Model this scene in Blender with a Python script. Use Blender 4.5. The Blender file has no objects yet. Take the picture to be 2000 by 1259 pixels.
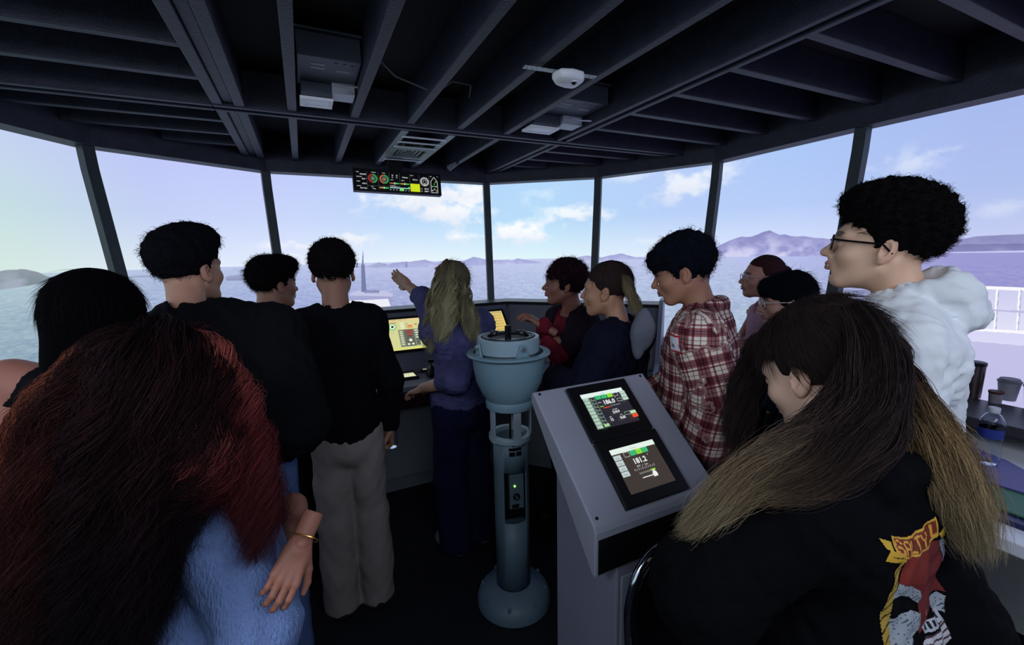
import bpy, math, random
import numpy as np
from mathutils import Vector, Matrix
from mathutils.bvhtree import BVHTree
random.seed(7); RNG = np.random.default_rng(7)
SC = bpy.context.scene; COL = SC.collection

# ------------------------------------------------------------------ camera
FPX, CX, CY, EYE = 840.0, 1000.0, 629.5, 1.68
PSI, PITCH, ROLL = math.radians(25.5809), math.radians(-9.06), math.radians(1.24)
FW = np.array([math.sin(PSI)*math.cos(PITCH), math.cos(PSI)*math.cos(PITCH), math.sin(PITCH)])
_r0 = np.array([math.cos(PSI), -math.sin(PSI), 0.0]); _u0 = np.cross(_r0, FW)
RT = _r0*math.cos(ROLL)-_u0*math.sin(ROLL); UP = _u0*math.cos(ROLL)+_r0*math.sin(ROLL)
cam = bpy.data.objects.new('camera', bpy.data.cameras.new('camera')); COL.objects.link(cam)
cam.data.sensor_width = 36.0; cam.data.lens = 36.0*FPX/2000.0; cam.data.clip_start = 0.02
cam.matrix_world = Matrix(((RT[0], UP[0], -FW[0], 0), (RT[1], UP[1], -FW[1], 0), (RT[2], UP[2], -FW[2], EYE), (0, 0, 0, 1)))
SC.camera = cam
# ------------------------------------------------------------------ world, lights, exposure
w = bpy.data.worlds.new('world'); SC.world = w; w.use_nodes = True
w.node_tree.nodes['Background'].inputs[0].default_value = (0.02, 0.025, 0.045, 1)
w.node_tree.nodes['Background'].inputs[1].default_value = 0.02
def area(name, loc, aim, size, power, color):
    l = bpy.data.lights.new(name, 'AREA'); l.shape = 'RECTANGLE'; l.size = size[0]; l.size_y = size[1]
    l.energy = power; l.color = color
    o = bpy.data.objects.new(name, l); COL.objects.link(o); o.location = loc
    o.rotation_euler = (Vector(aim)-Vector(loc)).to_track_quat('-Z', 'Y').to_euler(); return o
LIGHT_REAR = area('rear_fill_light', (0.5, -0.9, 2.36), (0.6, 1.0, 0.6), (2.2, .5), 26.0, (0.72, 0.82, 1.0))  # added fill without a fixture, unseen behind the camera; lifts the interior brightness
LIGHT_LEFT = area('left_rear_fill_light', (-1.15, 0.0, 2.36), (1.2, 1.9, 1.0), (.6, .6), 13.0, (0.80, 0.87, 1.0))  # second added fill, no lamp there; brightens the faces turned left
SC.view_settings.view_transform = 'Standard'; SC.view_settings.look = 'None'
SC.view_settings.exposure = 0.0; SC.view_settings.gamma = 1.0; SC.view_settings.use_curve_mapping = False
SC.cycles.max_bounces = 6

# ------------------------------------------------------------------ helpers
def W(px, py, depth):
    """world point seen at a photo pixel at a given distance along the view axis"""
    return np.array([0, 0, EYE]) + depth*(FW + RT*(px-CX)/FPX - UP*(py-CY)/FPX)
def s2l(c):
    c = np.asarray(c, float)/255.0
    return np.where(c <= 0.04045, c/12.92, ((c+0.055)/1.055)**2.4)
def lin(c): return tuple(float(v) for v in s2l(c))+(1.0,)
MATS = {}
def mat(name, rgb, rough=0.6, metal=0.0, bump=0.0, bscale=60.0, var=0.0, vscale=6.0, emit=0.0, trans=0.0, sheen=0.0, stretch=None, spec=0.5, ior=1.45, lin_rgb=None):
    if name in MATS: return MATS[name]
    m = bpy.data.materials.new(name); m.use_nodes = True; nt = m.node_tree; b = nt.nodes['Principled BSDF']
    c = lin(rgb)
    b.inputs['Base Color'].default_value = c; b.inputs['Roughness'].default_value = rough
    b.inputs['Metallic'].default_value = metal; b.inputs['Specular IOR Level'].default_value = spec; b.inputs['IOR'].default_value = ior
    b.inputs['Transmission Weight'].default_value = trans; b.inputs['Sheen Weight'].default_value = sheen
    if emit:
        b.inputs['Emission Color'].default_value = c; b.inputs['Emission Strength'].default_value = emit
    tc = nt.nodes.new('ShaderNodeTexCoord'); co = tc.outputs['Object']
    if stretch:
        mp = nt.nodes.new('ShaderNodeMapping'); mp.inputs['Scale'].default_value = stretch
        nt.links.new(co, mp.inputs['Vector']); co = mp.outputs['Vector']
    if var:
        n = nt.nodes.new('ShaderNodeTexNoise'); n.inputs['Scale'].default_value = vscale; n.inputs['Detail'].default_value = 5
        nt.links.new(co, n.inputs['Vector'])
        r = nt.nodes.new('ShaderNodeMapRange'); r.inputs['From Min'].default_value = .3; r.inputs['From Max'].default_value = .7
        r.inputs['To Min'].default_value = 1-var; r.inputs['To Max'].default_value = 1+var
        nt.links.new(n.outputs['Fac'], r.inputs['Value'])
        x = nt.nodes.new('ShaderNodeVectorMath'); x.operation = 'SCALE'; x.inputs[0].default_value = c[:3]
        nt.links.new(r.outputs[0], x.inputs['Scale']); nt.links.new(x.outputs[0], b.inputs['Base Color'])
    if bump:
        n = nt.nodes.new('ShaderNodeTexNoise'); n.inputs['Scale'].default_value = bscale; n.inputs['Detail'].default_value = 4
        nt.links.new(co, n.inputs['Vector'])
        bp = nt.nodes.new('ShaderNodeBump'); bp.inputs['Strength'].default_value = bump; bp.inputs['Distance'].default_value = .01
        nt.links.new(n.outputs['Fac'], bp.inputs['Height']); nt.links.new(bp.outputs[0], b.inputs['Normal'])
    MATS[name] = m; return m
def attr_mat(name, attr='col', rough=.6, emit=0.0, spec=.3, bump=0.0, bscale=200.0):
    """colour comes from a colour attribute (flat print, display graphics, hair strands)"""
    if name in MATS: return MATS[name]
    m = bpy.data.materials.new(name); m.use_nodes = True; nt = m.node_tree; b = nt.nodes['Principled BSDF']
    a = nt.nodes.new('ShaderNodeAttribute'); a.attribute_name = attr
    b.inputs['Roughness'].default_value = rough; b.inputs['Specular IOR Level'].default_value = spec
    if emit:
        b.inputs['Base Color'].default_value = (.01, .01, .01, 1)
        nt.links.new(a.outputs['Color'], b.inputs['Emission Color']); b.inputs['Emission Strength'].default_value = emit
    else: nt.links.new(a.outputs['Color'], b.inputs['Base Color'])
    if bump:
        tc = nt.nodes.new('ShaderNodeTexCoord'); n = nt.nodes.new('ShaderNodeTexNoise'); n.inputs['Scale'].default_value = bscale
        nt.links.new(tc.outputs['Object'], n.inputs['Vector']); bp = nt.nodes.new('ShaderNodeBump'); bp.inputs['Strength'].default_value = bump; bp.inputs['Distance'].default_value = .01
        nt.links.new(n.outputs['Fac'], bp.inputs['Height']); nt.links.new(bp.outputs[0], b.inputs['Normal'])
    MATS[name] = m; return m

def catmull(pts, n):
    p = np.array(pts, float); m = len(p); t = np.linspace(0, m-1, n); i = np.clip(t.astype(int), 0, m-2); f = (t-i)[:, None]
    a = p[np.clip(i-1, 0, m-1)]; b = p[i]; c = p[i+1]; d = p[np.clip(i+2, 0, m-1)]
    return .5*((2*b)+(-a+c)*f+(2*a-5*b+4*c-d)*f*f+(-a+3*b-3*c+d)*f**3)
class Me:
    """collects vertices and faces, then links them as ONE mesh object"""
    def __init__(s): s.v = []; s.f = []; s.c = []
    def add(s, vs, fs, col=None):
        b = len(s.v); s.v.extend([tuple(map(float, p)) for p in vs]); s.f.extend([tuple(b+i for i in f) for f in fs])
        s.c.extend([col]*len(fs)); return s
    def box(s, lo, hi, M=None, col=None):
        (a, b, c), (d, e, f) = lo, hi
        vs = [(a, b, c), (d, b, c), (d, e, c), (a, e, c), (a, b, f), (d, b, f), (d, e, f), (a, e, f)]
        if M is not None: vs = [M @ Vector(p) for p in vs]
        return s.add(vs, [(0, 3, 2, 1), (4, 5, 6, 7), (0, 1, 5, 4), (1, 2, 6, 5), (2, 3, 7, 6), (3, 0, 4, 7)], col)
    def prism(s, poly, axis, a, b, M=None):
        """poly: 2-D points, extruded along axis from a to b"""
        def P(p, t): q = list(p); q.insert(axis, t); return q
        n = len(poly); vs = [P(p, a) for p in poly]+[P(p, b) for p in poly]
        if M is not None: vs = [M @ Vector(p) for p in vs]
        return s.add(vs, [tuple(range(n))[::-1], tuple(range(n, 2*n))]+[(i, (i+1) % n, n+(i+1) % n, n+i) for i in range(n)])
    def lathe(s, prof, n=48, M=None, a0=0, a1=2*math.pi):
        full = abs(a1-a0-2*math.pi) < 1e-6; k = n if full else n+1
        vs = []
        for r, z in prof:
            for i in range(k):
                a = a0+(a1-a0)*i/n; vs.append((r*math.cos(a), r*math.sin(a), z))
        if M is not None: vs = [M @ Vector(p) for p in vs]
        fs = []
        for j in range(len(prof)-1):
            for i in range(n): fs.append((j*k+i, j*k+(i+1) % k, (j+1)*k+(i+1) % k, (j+1)*k+i))
        return s.add(vs, fs)
    def tube(s, pts, r, n=10, cap=True):
        pts = [Vector(p) for p in pts]; rs = r if hasattr(r, '__len__') else [r]*len(pts); vs = []; N = len(pts)
        u = None
        for i, p in enumerate(pts):
            t = (pts[min(i+1, N-1)]-pts[max(i-1, 0)]).normalized()
            if u is None: u = t.orthogonal().normalized()
            u = (u-t*u.dot(t)).normalized(); v = t.cross(u)
            for k in range(n):
                a = 2*math.pi*k/n; vs.append(p+(u*math.cos(a)+v*math.sin(a))*rs[i])
        fs = [(i*n+k, i*n+(k+1) % n, (i+1)*n+(k+1) % n, (i+1)*n+k) for i in range(N-1) for k in range(n)]
        if cap: fs += [tuple(range(n))[::-1], tuple((N-1)*n+k for k in range(n))]
        return s.add(vs, fs)
    def build(s, name, m, parent=None, smooth=False, bevel=0.0, loc=None, label=None, seg=2):
        me = bpy.data.meshes.new(name); off = np.array(loc if loc is not None else (0, 0, 0))
        me.from_pydata([tuple(np.array(p)-off) for p in s.v], [], s.f); me.materials.append(m)
        if any(c is not None for c in s.c):
            a = me.color_attributes.new('col', 'FLOAT_COLOR', 'CORNER'); cols = []
            for f, c in zip(s.f, s.c): cols += list(lin(c))*len(f)
            a.data.foreach_set('color', cols)
        me.validate(); me.update()
        o = bpy.data.objects.new(name, me); COL.objects.link(o)
        if loc is not None: o.location = loc
        if parent is not None:
            o.parent = parent
        if smooth:
            me.polygons.foreach_set('use_smooth', [True]*len(me.polygons))
            try: me.set_sharp_from_angle(angle=math.radians(40))
            except Exception: pass
        if bevel:
            b = o.modifiers.new('bevel', 'BEVEL'); b.width = bevel; b.segments = seg; b.limit_method = 'ANGLE'
        if label: o['label'] = label
        return o
def tag(o, label, cat, group=None):
    o['label'] = label; o['category'] = cat
    if group: o['group'] = group
    return o
def thing(name, label, cat, loc=(0, 0, 0), rz=0.0, group=None):
    o = bpy.data.objects.new(name, None); COL.objects.link(o); o.empty_display_size = .1
    o.location = loc; o.rotation_euler = (0, 0, rz); return tag(o, label, cat, group)
def struct(o): o['kind'] = 'structure'; return o
def framed(o, ux, uy, p):
    """4x4 matrix with x axis ux, y axis uy, origin p"""
    ux = Vector(ux).normalized(); uz = ux.cross(Vector(uy)).normalized(); uy = uz.cross(ux)
    return Matrix(((ux[0], uy[0], uz[0], p[0]), (ux[1], uy[1], uz[1], p[1]), (ux[2], uy[2], uz[2], p[2]), (0, 0, 0, 1)))

class Canvas:
    """flat graphics of a display, print or label: coloured shapes in layers 0.2 mm apart"""
    def __init__(s, M): s.M = M; s.me = Me(); s.z = 0.0
    def _a(s, pts, fs, col):
        s.z += 0.00012; s.me.add([s.M @ Vector((x, y, s.z)) for x, y in pts], fs, col)
    def rect(s, x, y, w, h, col): s._a([(x, y), (x+w, y), (x+w, y+h), (x, y+h)], [(0, 1, 2, 3)], col)
    def poly(s, pts, col): s._a(pts, [tuple(range(len(pts)))], col)
    def box(s, x, y, w, h, t, col):
        s._a([(x, y), (x+w, y), (x+w, y+h), (x, y+h), (x+t, y+t), (x+w-t, y+t), (x+w-t, y+h-t), (x+t, y+h-t)], [(0, 1, 5, 4), (1, 2, 6, 5), (2, 3, 7, 6), (3, 0, 4, 7)], col)
    def ring(s, x, y, r0, r1, col, a0=0, a1=2*math.pi, n=24):
        p = []
        for i in range(n+1):
            a = a0+(a1-a0)*i/n; p += [(x+r0*math.cos(a), y+r0*math.sin(a)), (x+r1*math.cos(a), y+r1*math.sin(a))]
        s._a(p, [(2*i, 2*i+1, 2*i+3, 2*i+2) for i in range(n)], col)
    def text(s, x, y, h, body, col, align='LEFT', bold=0.0, rot=0.0):
        cu = bpy.data.curves.new('t', 'FONT'); cu.body = body; cu.size = h*1.4; cu.align_x = align; cu.offset = bold
        cu.resolution_u = 2
        ob = bpy.data.objects.new('t', cu); me = bpy.data.meshes.new_from_object(ob)
        s.z += 0.00012; R = Matrix.Rotation(rot, 4, 'Z')
        vs = [s.M @ (Vector((x, y, s.z)) + (R @ Vector((v.co.x, v.co.y, 0)))) for v in me.vertices]
        s.me.add(vs, [tuple(p.vertices) for p in me.polygons], col)
        bpy.data.objects.remove(ob); bpy.data.meshes.remove(me); bpy.data.curves.remove(cu)
    def build(s, name, parent, emit=1.0, label=None):
        m = attr_mat('display_glow', emit=1.0, rough=.3) if emit else attr_mat('flat_print', rough=.7)
        return s.me.build(name, m, parent, label=label)
# ------------------------------------------------------------------ the projected panorama (a curved screen around the bridge)
SCX, SCY, SCR = 0.71, 1.5, 4.9
SZ0, SZ1, SHZ = -2.2, 5.2, 1.60          # bottom, top, height of the projected horizon
TH0, TH1 = math.radians(-150), math.radians(150)      # azimuth from +Y, clockwise
def on_screen(px, py):
    """azimuth and height on the screen of a point read off the photograph"""
    d = FW+RT*(px-CX)/FPX-UP*(py-CY)/FPX
    a = d[0]**2+d[1]**2; b = -(d[0]*SCX+d[1]*SCY); c = SCX**2+SCY**2-SCR**2
    t = (-b+math.sqrt(b*b-a*c))/a
    return math.atan2(d[0]*t-SCX, d[1]*t-SCY), EYE+d[2]*t
def vnoise(h, w, gy, gx, rng):
    g = rng.random((gy+2, gx+2)).astype('f4')
    y = np.linspace(0, gy, h, dtype='f4'); x = np.linspace(0, gx, w, dtype='f4')
    yi = y.astype(int); xi = x.astype(int); fy = y-yi; fx = x-xi; fy = fy*fy*(3-2*fy); fx = fx*fx*(3-2*fx)
    r = g[yi]*(1-fy)[:, None]+g[yi+1]*fy[:, None]
    return r[:, xi]*(1-fx)+r[:, xi+1]*fx
def fbm(h, w, gy, gx, n, rng):
    s = 0; a = 1; t = 0
    for i in range(n):
        s = s+a*vnoise(h, w, gy, gx, rng); t += a; a *= .52; gy *= 2; gx *= 2
    return s/t
def paint_panorama():
    wd, ht = 6000, 1500; rng = np.random.default_rng(3)
    th = np.linspace(TH0, TH1, wd, dtype='f4'); z = np.linspace(SZ0, SZ1, ht, dtype='f4')[:, None]
    def key(pts): # (px,py,value...) -> sorted azimuth table
        q = sorted([(on_screen(p[0], p[1]),)+tuple(p[2:]) for p in pts], key=lambda k: k[0][0]); return q
    e = (z-SHZ)/SCR
    # sky colour: columns of azimuth, blended over elevation
    az = [on_screen(x, 400)[0] for x in (0, 300, 560, 800, 1050, 1300, 1550, 1900)]
    low = np.array([(214, 232, 226), (222, 233, 247), (228, 236, 255), (236, 248, 255), (222, 244, 250), (226, 238, 255), (222, 230, 255), (205, 211, 246)], 'f4')
    mid = np.array([(196, 222, 226), (196, 208, 246), (203, 216, 252), (192, 222, 254), (182, 220, 248), (186, 210, 250), (184, 206, 250), (176, 194, 240)], 'f4')
    top = np.array([(196, 202, 250), (186, 192, 248), (186, 194, 250), (180, 206, 254), (176, 212, 250), (186, 206, 250), (166, 196, 248), (166, 184, 238)], 'f4')
    lo, mi, to = [np.stack([np.interp(th, az, t[:, k]) for k in range(3)], -1) for t in (low, mid, top)]
    E1 = np.clip(e/.12, 0, 1)[..., None]; E2 = np.clip((e-.12)/.22, 0, 1)[..., None]
    img = (lo[None]*(1-E1)+mi[None]*E1)*(1-E2)+to[None]*E2
    # clouds
    n1 = fbm(ht, wd, 28, 60, 5, rng); n2 = fbm(ht, wd, 90, 220, 3, rng)
    def cloud(px, py, wpx, hpx, dens, thr=.42, col=(250, 252, 255)):
        a, zz = on_screen(px, py); a1, _ = on_screen(px+wpx, py); _, z1 = on_screen(px, py-hpx)
        da = abs(a1-a); dz = abs(z1-zz); i0, i1 = np.searchsorted(th, (a-da*1.7, a+da*1.7)); j0 = int((zz-dz*1.7-SZ0)/(SZ1-SZ0)*ht); j1 = int((zz+dz*1.7-SZ0)/(SZ1-SZ0)*ht)
        A = ((th[i0:i1]-a)/da)[None]; Z = ((z[j0:j1]-zz)/dz); r = np.sqrt(A*A+Z*Z)
        f = np.clip((1.25-r)*.55+(n1[j0:j1, i0:i1]-.5)*1.5+(n2[j0:j1, i0:i1]-.5)*.7-thr*.4, 0, .5)*2*dens
        f = f*np.clip(1.7-r, 0, 1)
        f = f[..., None]; sh = np.array(col, 'f4')-np.clip(-Z+.1, 0, 1)[..., None]*np.array((22, 20, 8), 'f4')*dens
        img[j0:j1, i0:i1] = img[j0:j1, i0:i1]*(1-f)+sh*f
    for c in [(800, 388, 130, 36, .95), (870, 370, 90, 30, 1.0), (905, 415, 70, 32, .85), (1000, 455, 85, 26, .95), (920, 462, 50, 14, .8), (1130, 420, 65, 24, .85), (1060, 380, 90, 20, .35),
              (1330, 362, 80, 34, .75), (1400, 340, 60, 30, .55), (1240, 340, 80, 20, .4), (690, 464, 60, 14, .8), (600, 480, 90, 10, .7), (1780, 318, 110, 30, .45), (1860, 290, 60, 14, .3), (1680, 330, 60, 14, .3),
              (1960, 405, 70, 16, .3), (1270, 470, 60, 10, .3), (560, 500, 50, 8, .5)]: cloud(*c)
    # general faint cloud elsewhere
    # sea
    sea_t = np.array([(190, 212, 222), (186, 198, 232), (196, 206, 240), (205, 210, 246), (198, 206, 240), (196, 204, 244), (186, 192, 240), (158, 156, 214)], 'f4')
    sea_b = np.array([(142, 166, 184), (150, 168, 200), (150, 164, 210), (158, 168, 210), (168, 184, 216), (172, 188, 216), (170, 188, 214), (150, 150, 206)], 'f4')
    st, sb = [np.stack([np.interp(th, az, t[:, k]) for k in range(3)], -1) for t in (sea_t, sea_b)]
    D = np.clip(-e/.16, 0, 1); k = (D**.6)[..., None]; sea = st[None]*(1-k)+sb[None]*k
    jh = int((SHZ-SZ0)/(SZ1-SZ0)*ht)
    depth = np.clip((jh-np.arange(jh)), 1, None)            # rows below the horizon
    v = 260*np.log(depth/6.0+1)                              # rows stretch towards the viewer
    g = rng.random((1400, 1500)).astype('f4'); g2 = rng.random((700, 700)).astype('f4')
    def samp(g, vv, uu):
        vi = vv.astype(int) % (g.shape[0]-1); ui = uu.astype(int) % (g.shape[1]-1); fv = vv-np.floor(vv); fu = uu-np.floor(uu); fu = fu*fu*(3-2*fu); fv = fv*fv*(3-2*fv)
        a = g[vi]*(1-fv)[:, None]+g[(vi+1)]*fv[:, None]
        return a[:, ui]*(1-fu)+a[:, ui+1]*fu
    u = np.linspace(0, 1400, wd)
    rip = samp(g, v*.33, u*.62)*.6+samp(g2, v*.13, u*.25)*.4+.0*v[:, None]
    amp = np.clip(depth/60.0, .12, 1)[:, None]
    img[:jh] = sea[:jh]+((rip-.5)*amp)[..., None]*np.array((40, 36, 24), 'f4')
    # far shore: filled profiles (px, py_top), base line py
    def land(top, base, col, col2, snow=0.0, rag=1.0):
        q = [on_screen(*p) for p in top]; b = [on_screen(*p) for p in base]
        i0, i1 = np.searchsorted(th, (q[0][0], q[-1][0])); a = th[i0:i1]
        zt = np.interp(a, [p[0] for p in q], [p[1] for p in q]); zb = np.interp(a, [p[0] for p in b], [p[1] for p in b])
        zt = zt+(vnoise(1, i1-i0, 1, max(4, (i1-i0)//14), rng)[0]-.5)*.02*rag+(vnoise(1, i1-i0, 1, max(4, (i1-i0)//50), rng)[0]-.5)*.035*rag
        j0 = int((zb.min()-SZ0)/(SZ1-SZ0)*ht)-1; j1 = int((zt.max()-SZ0)/(SZ1-SZ0)*ht)+2
        Z = z[j0:j1]; m = np.clip((zt[None]-Z)/.006+.5, 0, 1)*np.clip((Z-zb[None])/.006+.5, 0, 1)
        f = np.clip((Z-zb[None])/np.maximum(zt-zb, .01)[None], 0, 1)
        c = np.array(col, 'f4')*(f)[..., None]+np.array(col2, 'f4')*(1-f)[..., None]
        nn = np.clip((n2[j0:j1, i0:i1]*.6+n1[j0:j1, i0:i1]*.6-.55)*4, 0, 1)*snow
        nn = nn*np.clip(1.25-f, 0, 1)
        c = c+nn[..., None]*(np.array((222, 222, 250), 'f4')-c)
        img[j0:j1, i0:i1] = img[j0:j1, i0:i1]*(1-m[..., None])+c*m[..., None]
    hz = lambda x: 0
    land([(-260, 505), (-120, 520), (0, 530), (40, 527), (75, 532), (112, 541)], [(-260, 640), (0, 566), (60, 557), (112, 545)], (140, 152, 162), (128, 142, 152), .35)
    land([(112, 541), (200, 543), (300, 537), (420, 524)], [(112, 546), (300, 541), (420, 529)], (160, 172, 200), (150, 162, 196), .2, .3)
    land([(440, 541), (450, 538), (480, 534), (502, 540)], [(440, 548), (502, 547)], (160, 166, 196), (140, 148, 186), 0, .2)
    land([(455, 524), (500, 521), (560, 518), (590, 524)], [(455, 528), (590, 526)], (176, 184, 222), (176, 186, 222), .2, .3)
    land([(690, 524), (720, 518), (745, 515), (790, 512), (830, 507), (850, 512), (905, 512), (925, 503), (960, 510), (1000, 508), (1010, 502), (1040, 508), (1070, 512)],
         [(690, 524), (850, 522), (1000, 516), (1070, 513)], (158, 164, 212), (176, 182, 228), .45)
    land([(1070, 512), (1110, 506), (1145, 497), (1175, 503), (1215, 496), (1245, 501), (1300, 502), (1345, 495), (1400, 484)],
         [(1070, 513), (1200, 508), (1400, 502)], (160, 166, 214), (176, 182, 226), .45)
    land([(1385, 487), (1420, 473), (1450, 462), (1480, 458), (1503, 451), (1520, 457), (1560, 460), (1620, 466), (1680, 468), (1740, 470)],
         [(1385, 502), (1620, 500), (1740, 496)], (138, 140, 196), (162, 164, 216), .8, .7)
    land([(1740, 474), (1850, 466), (1930, 461), (2000, 457), (2200, 448), (2500, 430)], [(1740, 496), (1850, 492), (2000, 488), (2500, 470)], (140, 142, 190), (150, 148, 202), .3, .5)
    land([(1740, 486), (1850, 480), (2000, 474), (2400, 462)], [(1740, 496), (1850, 492), (2000, 489), (2400, 480)], (124, 124, 172), (136, 136, 190), .2, .6)
    # flat filled polygons of the picture (own ship)
    def fill(poly, col, col2=None):
        q = np.array([on_screen(*p) for p in poly]); i0, i1 = np.searchsorted(th, (q[:, 0].min(), q[:, 0].max())); i1 = min(i1+1, wd)
        j0 = max(0, int((q[:, 1].min()-SZ0)/(SZ1-SZ0)*ht)); j1 = min(ht, int((q[:, 1].max()-SZ0)/(SZ1-SZ0)*ht)+2)
        A = np.broadcast_to(th[i0:i1][None], (j1-j0, i1-i0)); Z = np.broadcast_to(z[j0:j1], (j1-j0, i1-i0)); ins = np.zeros(A.shape, bool)
        for (x0, y0), (x1, y1) in zip(q, np.roll(q, -1, 0)):
            if y0 == y1: continue
            ins ^= ((y0 > Z) != (y1 > Z)) & (A < (x1-x0)*(Z-y0)/(y1-y0)+x0)
        c = np.array(col, 'f4')
        if col2 is not None:
            f = ((Z-q[:, 1].min())/(q[:, 1].max()-q[:, 1].min()))[..., None]; c = np.array(col, 'f4')*f+np.array(col2, 'f4')*(1-f); c = c[ins]
        img[j0:j1, i0:i1][ins] = c
    for x in (622, 697, 793, 905): fill([(x, 512), (x+2, 512), (x+3, 522), (x-2, 522)], (140, 146, 190))
    for i in range(9): fill([(728+i*3, 512+abs(i-4)*.8), (730+i*3, 512+abs(i-4)*.8), (730+i*3, 520), (729+i*3, 520)], (150, 156, 190))
    # suspension bridge far off
    fill([(480, 525), (560, 520), (560, 521.5), (480, 526.5)], (150, 160, 205))
    for x in (505, 530): fill([(x, 512), (x+2, 512), (x+2, 526), (x, 526)], (150, 160, 205))
    # fore part of the own ship
    fill([(672, 606), (684, 572), (700, 566), (752, 566), (768, 575), (762, 604)], (176, 178, 214), (150, 156, 200))
    fill([(684, 572), (700, 567), (752, 567), (768, 574), (766, 579), (684, 577)], (196, 198, 230))
    fill([(706, 520), (709, 488), (711, 520)], (134, 142, 180))
    fill([(705.5, 516), (712, 516), (716, 570), (706, 570)], (120, 128, 168))
    fill([(712, 572), (740, 572), (742, 566), (714, 566)], (140, 146, 190))
    fill([(664, 616), (672, 588), (758, 583), (764, 600), (764, 616)], (240, 240, 250))
    # right-hand bulwark and deck of the own ship
    fill([(1820, 640), (1850, 556), (2000, 562), (2600, 590), (2600, 1500), (1740, 1500)], (198, 196, 232), (168, 168, 224))
    fill([(1856, 558), (2000, 563), (2600, 590), (2600, 760), (2000, 668), (1820, 636)], (206, 206, 240), (232, 232, 250))
    fill([(1850, 556), (2000, 561), (2600, 586), (2600, 600), (2000, 568), (1850, 561)], (250, 250, 255))
    for x in (1902, 1946, 1990, 2034, 2080, 2130): fill([(x, 563), (x+4, 563), (x-2, 645+(x-1900)*.06), (x-6, 645+(x-1900)*.06)], (252, 252, 255)); fill([(x+4, 566), (x+6, 566), (x, 645), (x-2, 645)], (178, 178, 214))
    fill([(1860, 600), (2000, 607), (2200, 618), (2200, 623), (2000, 611), (1860, 603)], (190, 190, 224))
    fill([(1820, 636), (2000, 646), (2600, 730), (2600, 745), (2000, 652), (1820, 641)], (250, 250, 255))
    fill([(1820, 641), (2000, 652), (2600, 745), (2600, 800), (2000, 675), (1820, 660)], (214, 214, 246), (226, 226, 250))
    # slight uneven glow where neighbouring projectors overlap
    img[:] *= (1+.02*(vnoise(1, wd, 1, 30, rng)[0]-.5))[None, :, None]
    out = np.ones((ht, wd, 4), 'f4'); out[..., :3] = np.clip(img/255.0, 0, 1)
    im = bpy.data.images.new('panorama', wd, ht); im.pixels.foreach_set(out.ravel()); im.update(); im.pack(); return im
def build_screen():
    n = 160; me = bpy.data.meshes.new('projection_screen'); vs = []; fs = []
    for i in range(n+1):
        a = TH0+(TH1-TH0)*i/n
        for z in (SZ0, SZ1): vs.append((SCX+SCR*math.sin(a), SCY+SCR*math.cos(a), z))
    for i in range(n): fs.append((2*i, 2*i+1, 2*i+3, 2*i+2))
    me.from_pydata(vs, [], fs); uv = me.uv_layers.new(name='uv')
    for p in me.polygons:
        for li, vi in zip(p.loop_indices, p.vertices): uv.data[li].uv = ((vi//2)/n, vi % 2)
    m = bpy.data.materials.new('projected_picture'); m.use_nodes = True; nt = m.node_tree; nt.nodes.remove(nt.nodes['Principled BSDF'])
    t = nt.nodes.new('ShaderNodeTexImage'); t.image = paint_panorama(); t.interpolation = 'Linear'; t.extension = 'EXTEND'
    em = nt.nodes.new('ShaderNodeEmission'); em.inputs['Strength'].default_value = 1.0
    nt.links.new(t.outputs['Color'], em.inputs['Color']); nt.links.new(em.outputs[0], nt.nodes['Material Output'].inputs['Surface'])
    me.materials.append(m); o = bpy.data.objects.new('projection_screen', me); COL.objects.link(o)
    sol = o.modifiers.new('thick', 'SOLIDIFY'); sol.thickness = -.02
    return tag(o, 'curved projection screen showing sky, sea, snowy hills and a ship around the bridge', 'screen')
build_screen()

# ------------------------------------------------------------------ room shell
M_wood = mat('dark_painted_timber', (46, 47, 62), .55, bump=.25, bscale=90, var=.25, vscale=14)
M_deck = mat('dark_deckhead', (12, 12, 22), .8, bump=.2, bscale=40, var=.2)
M_post = mat('window_post_paint', (62, 70, 74), .5, bump=.15, bscale=120, var=.12)
M_floor = mat('dark_carpet', (14, 15, 24), .95, bump=.4, bscale=300, var=.2, vscale=20)
M_wall = mat('grey_wall_paint', (52, 56, 66), .8, bump=.1, bscale=80, var=.08)
M_white = mat('white_laminate', (244, 244, 250), .45, var=.03)
ZC = 2.42
TOPRING = [(-1.5, -2.2), (-1.5, .4), (-1.5, 2.45), (-1.04, 3.36), (-.19, 3.87), (1.62, 3.87), (2.44, 3.26), (2.90, 2.40), (2.88, 1.44), (2.90, .25), (2.90, -1.0), (2.90, -2.2)]
me = Me(); me.box((-1.7, -2.3, -.06), (3.1, 4.0, 0)); floor = struct(me.build('floor', M_floor))
me = Me(); me.box((-1.7, -2.4, ZC+.17), (3.1, 4.05, ZC+.2)); ceiling = struct(me.build('ceiling', M_deck))
def edge_x(y):
    """inside x limits of the ceiling at depth y (left, right)"""
    ys = [-2.2, 2.45, 3.32, 3.87]; xl = [-1.5, -1.5, -1.08, -.19]; ysr = [-2.2, 2.4, 3.26, 3.87]; xr = [2.9, 2.9, 2.44, 1.62]
    return float(np.interp(y, ys, xl)), float(np.interp(y, ysr, xr))
def beam(name, lo, hi, b=.004): me = Me(); me.box(lo, hi); return me.build(name, M_wood, ceiling, bevel=b)
JT = .042
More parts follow.
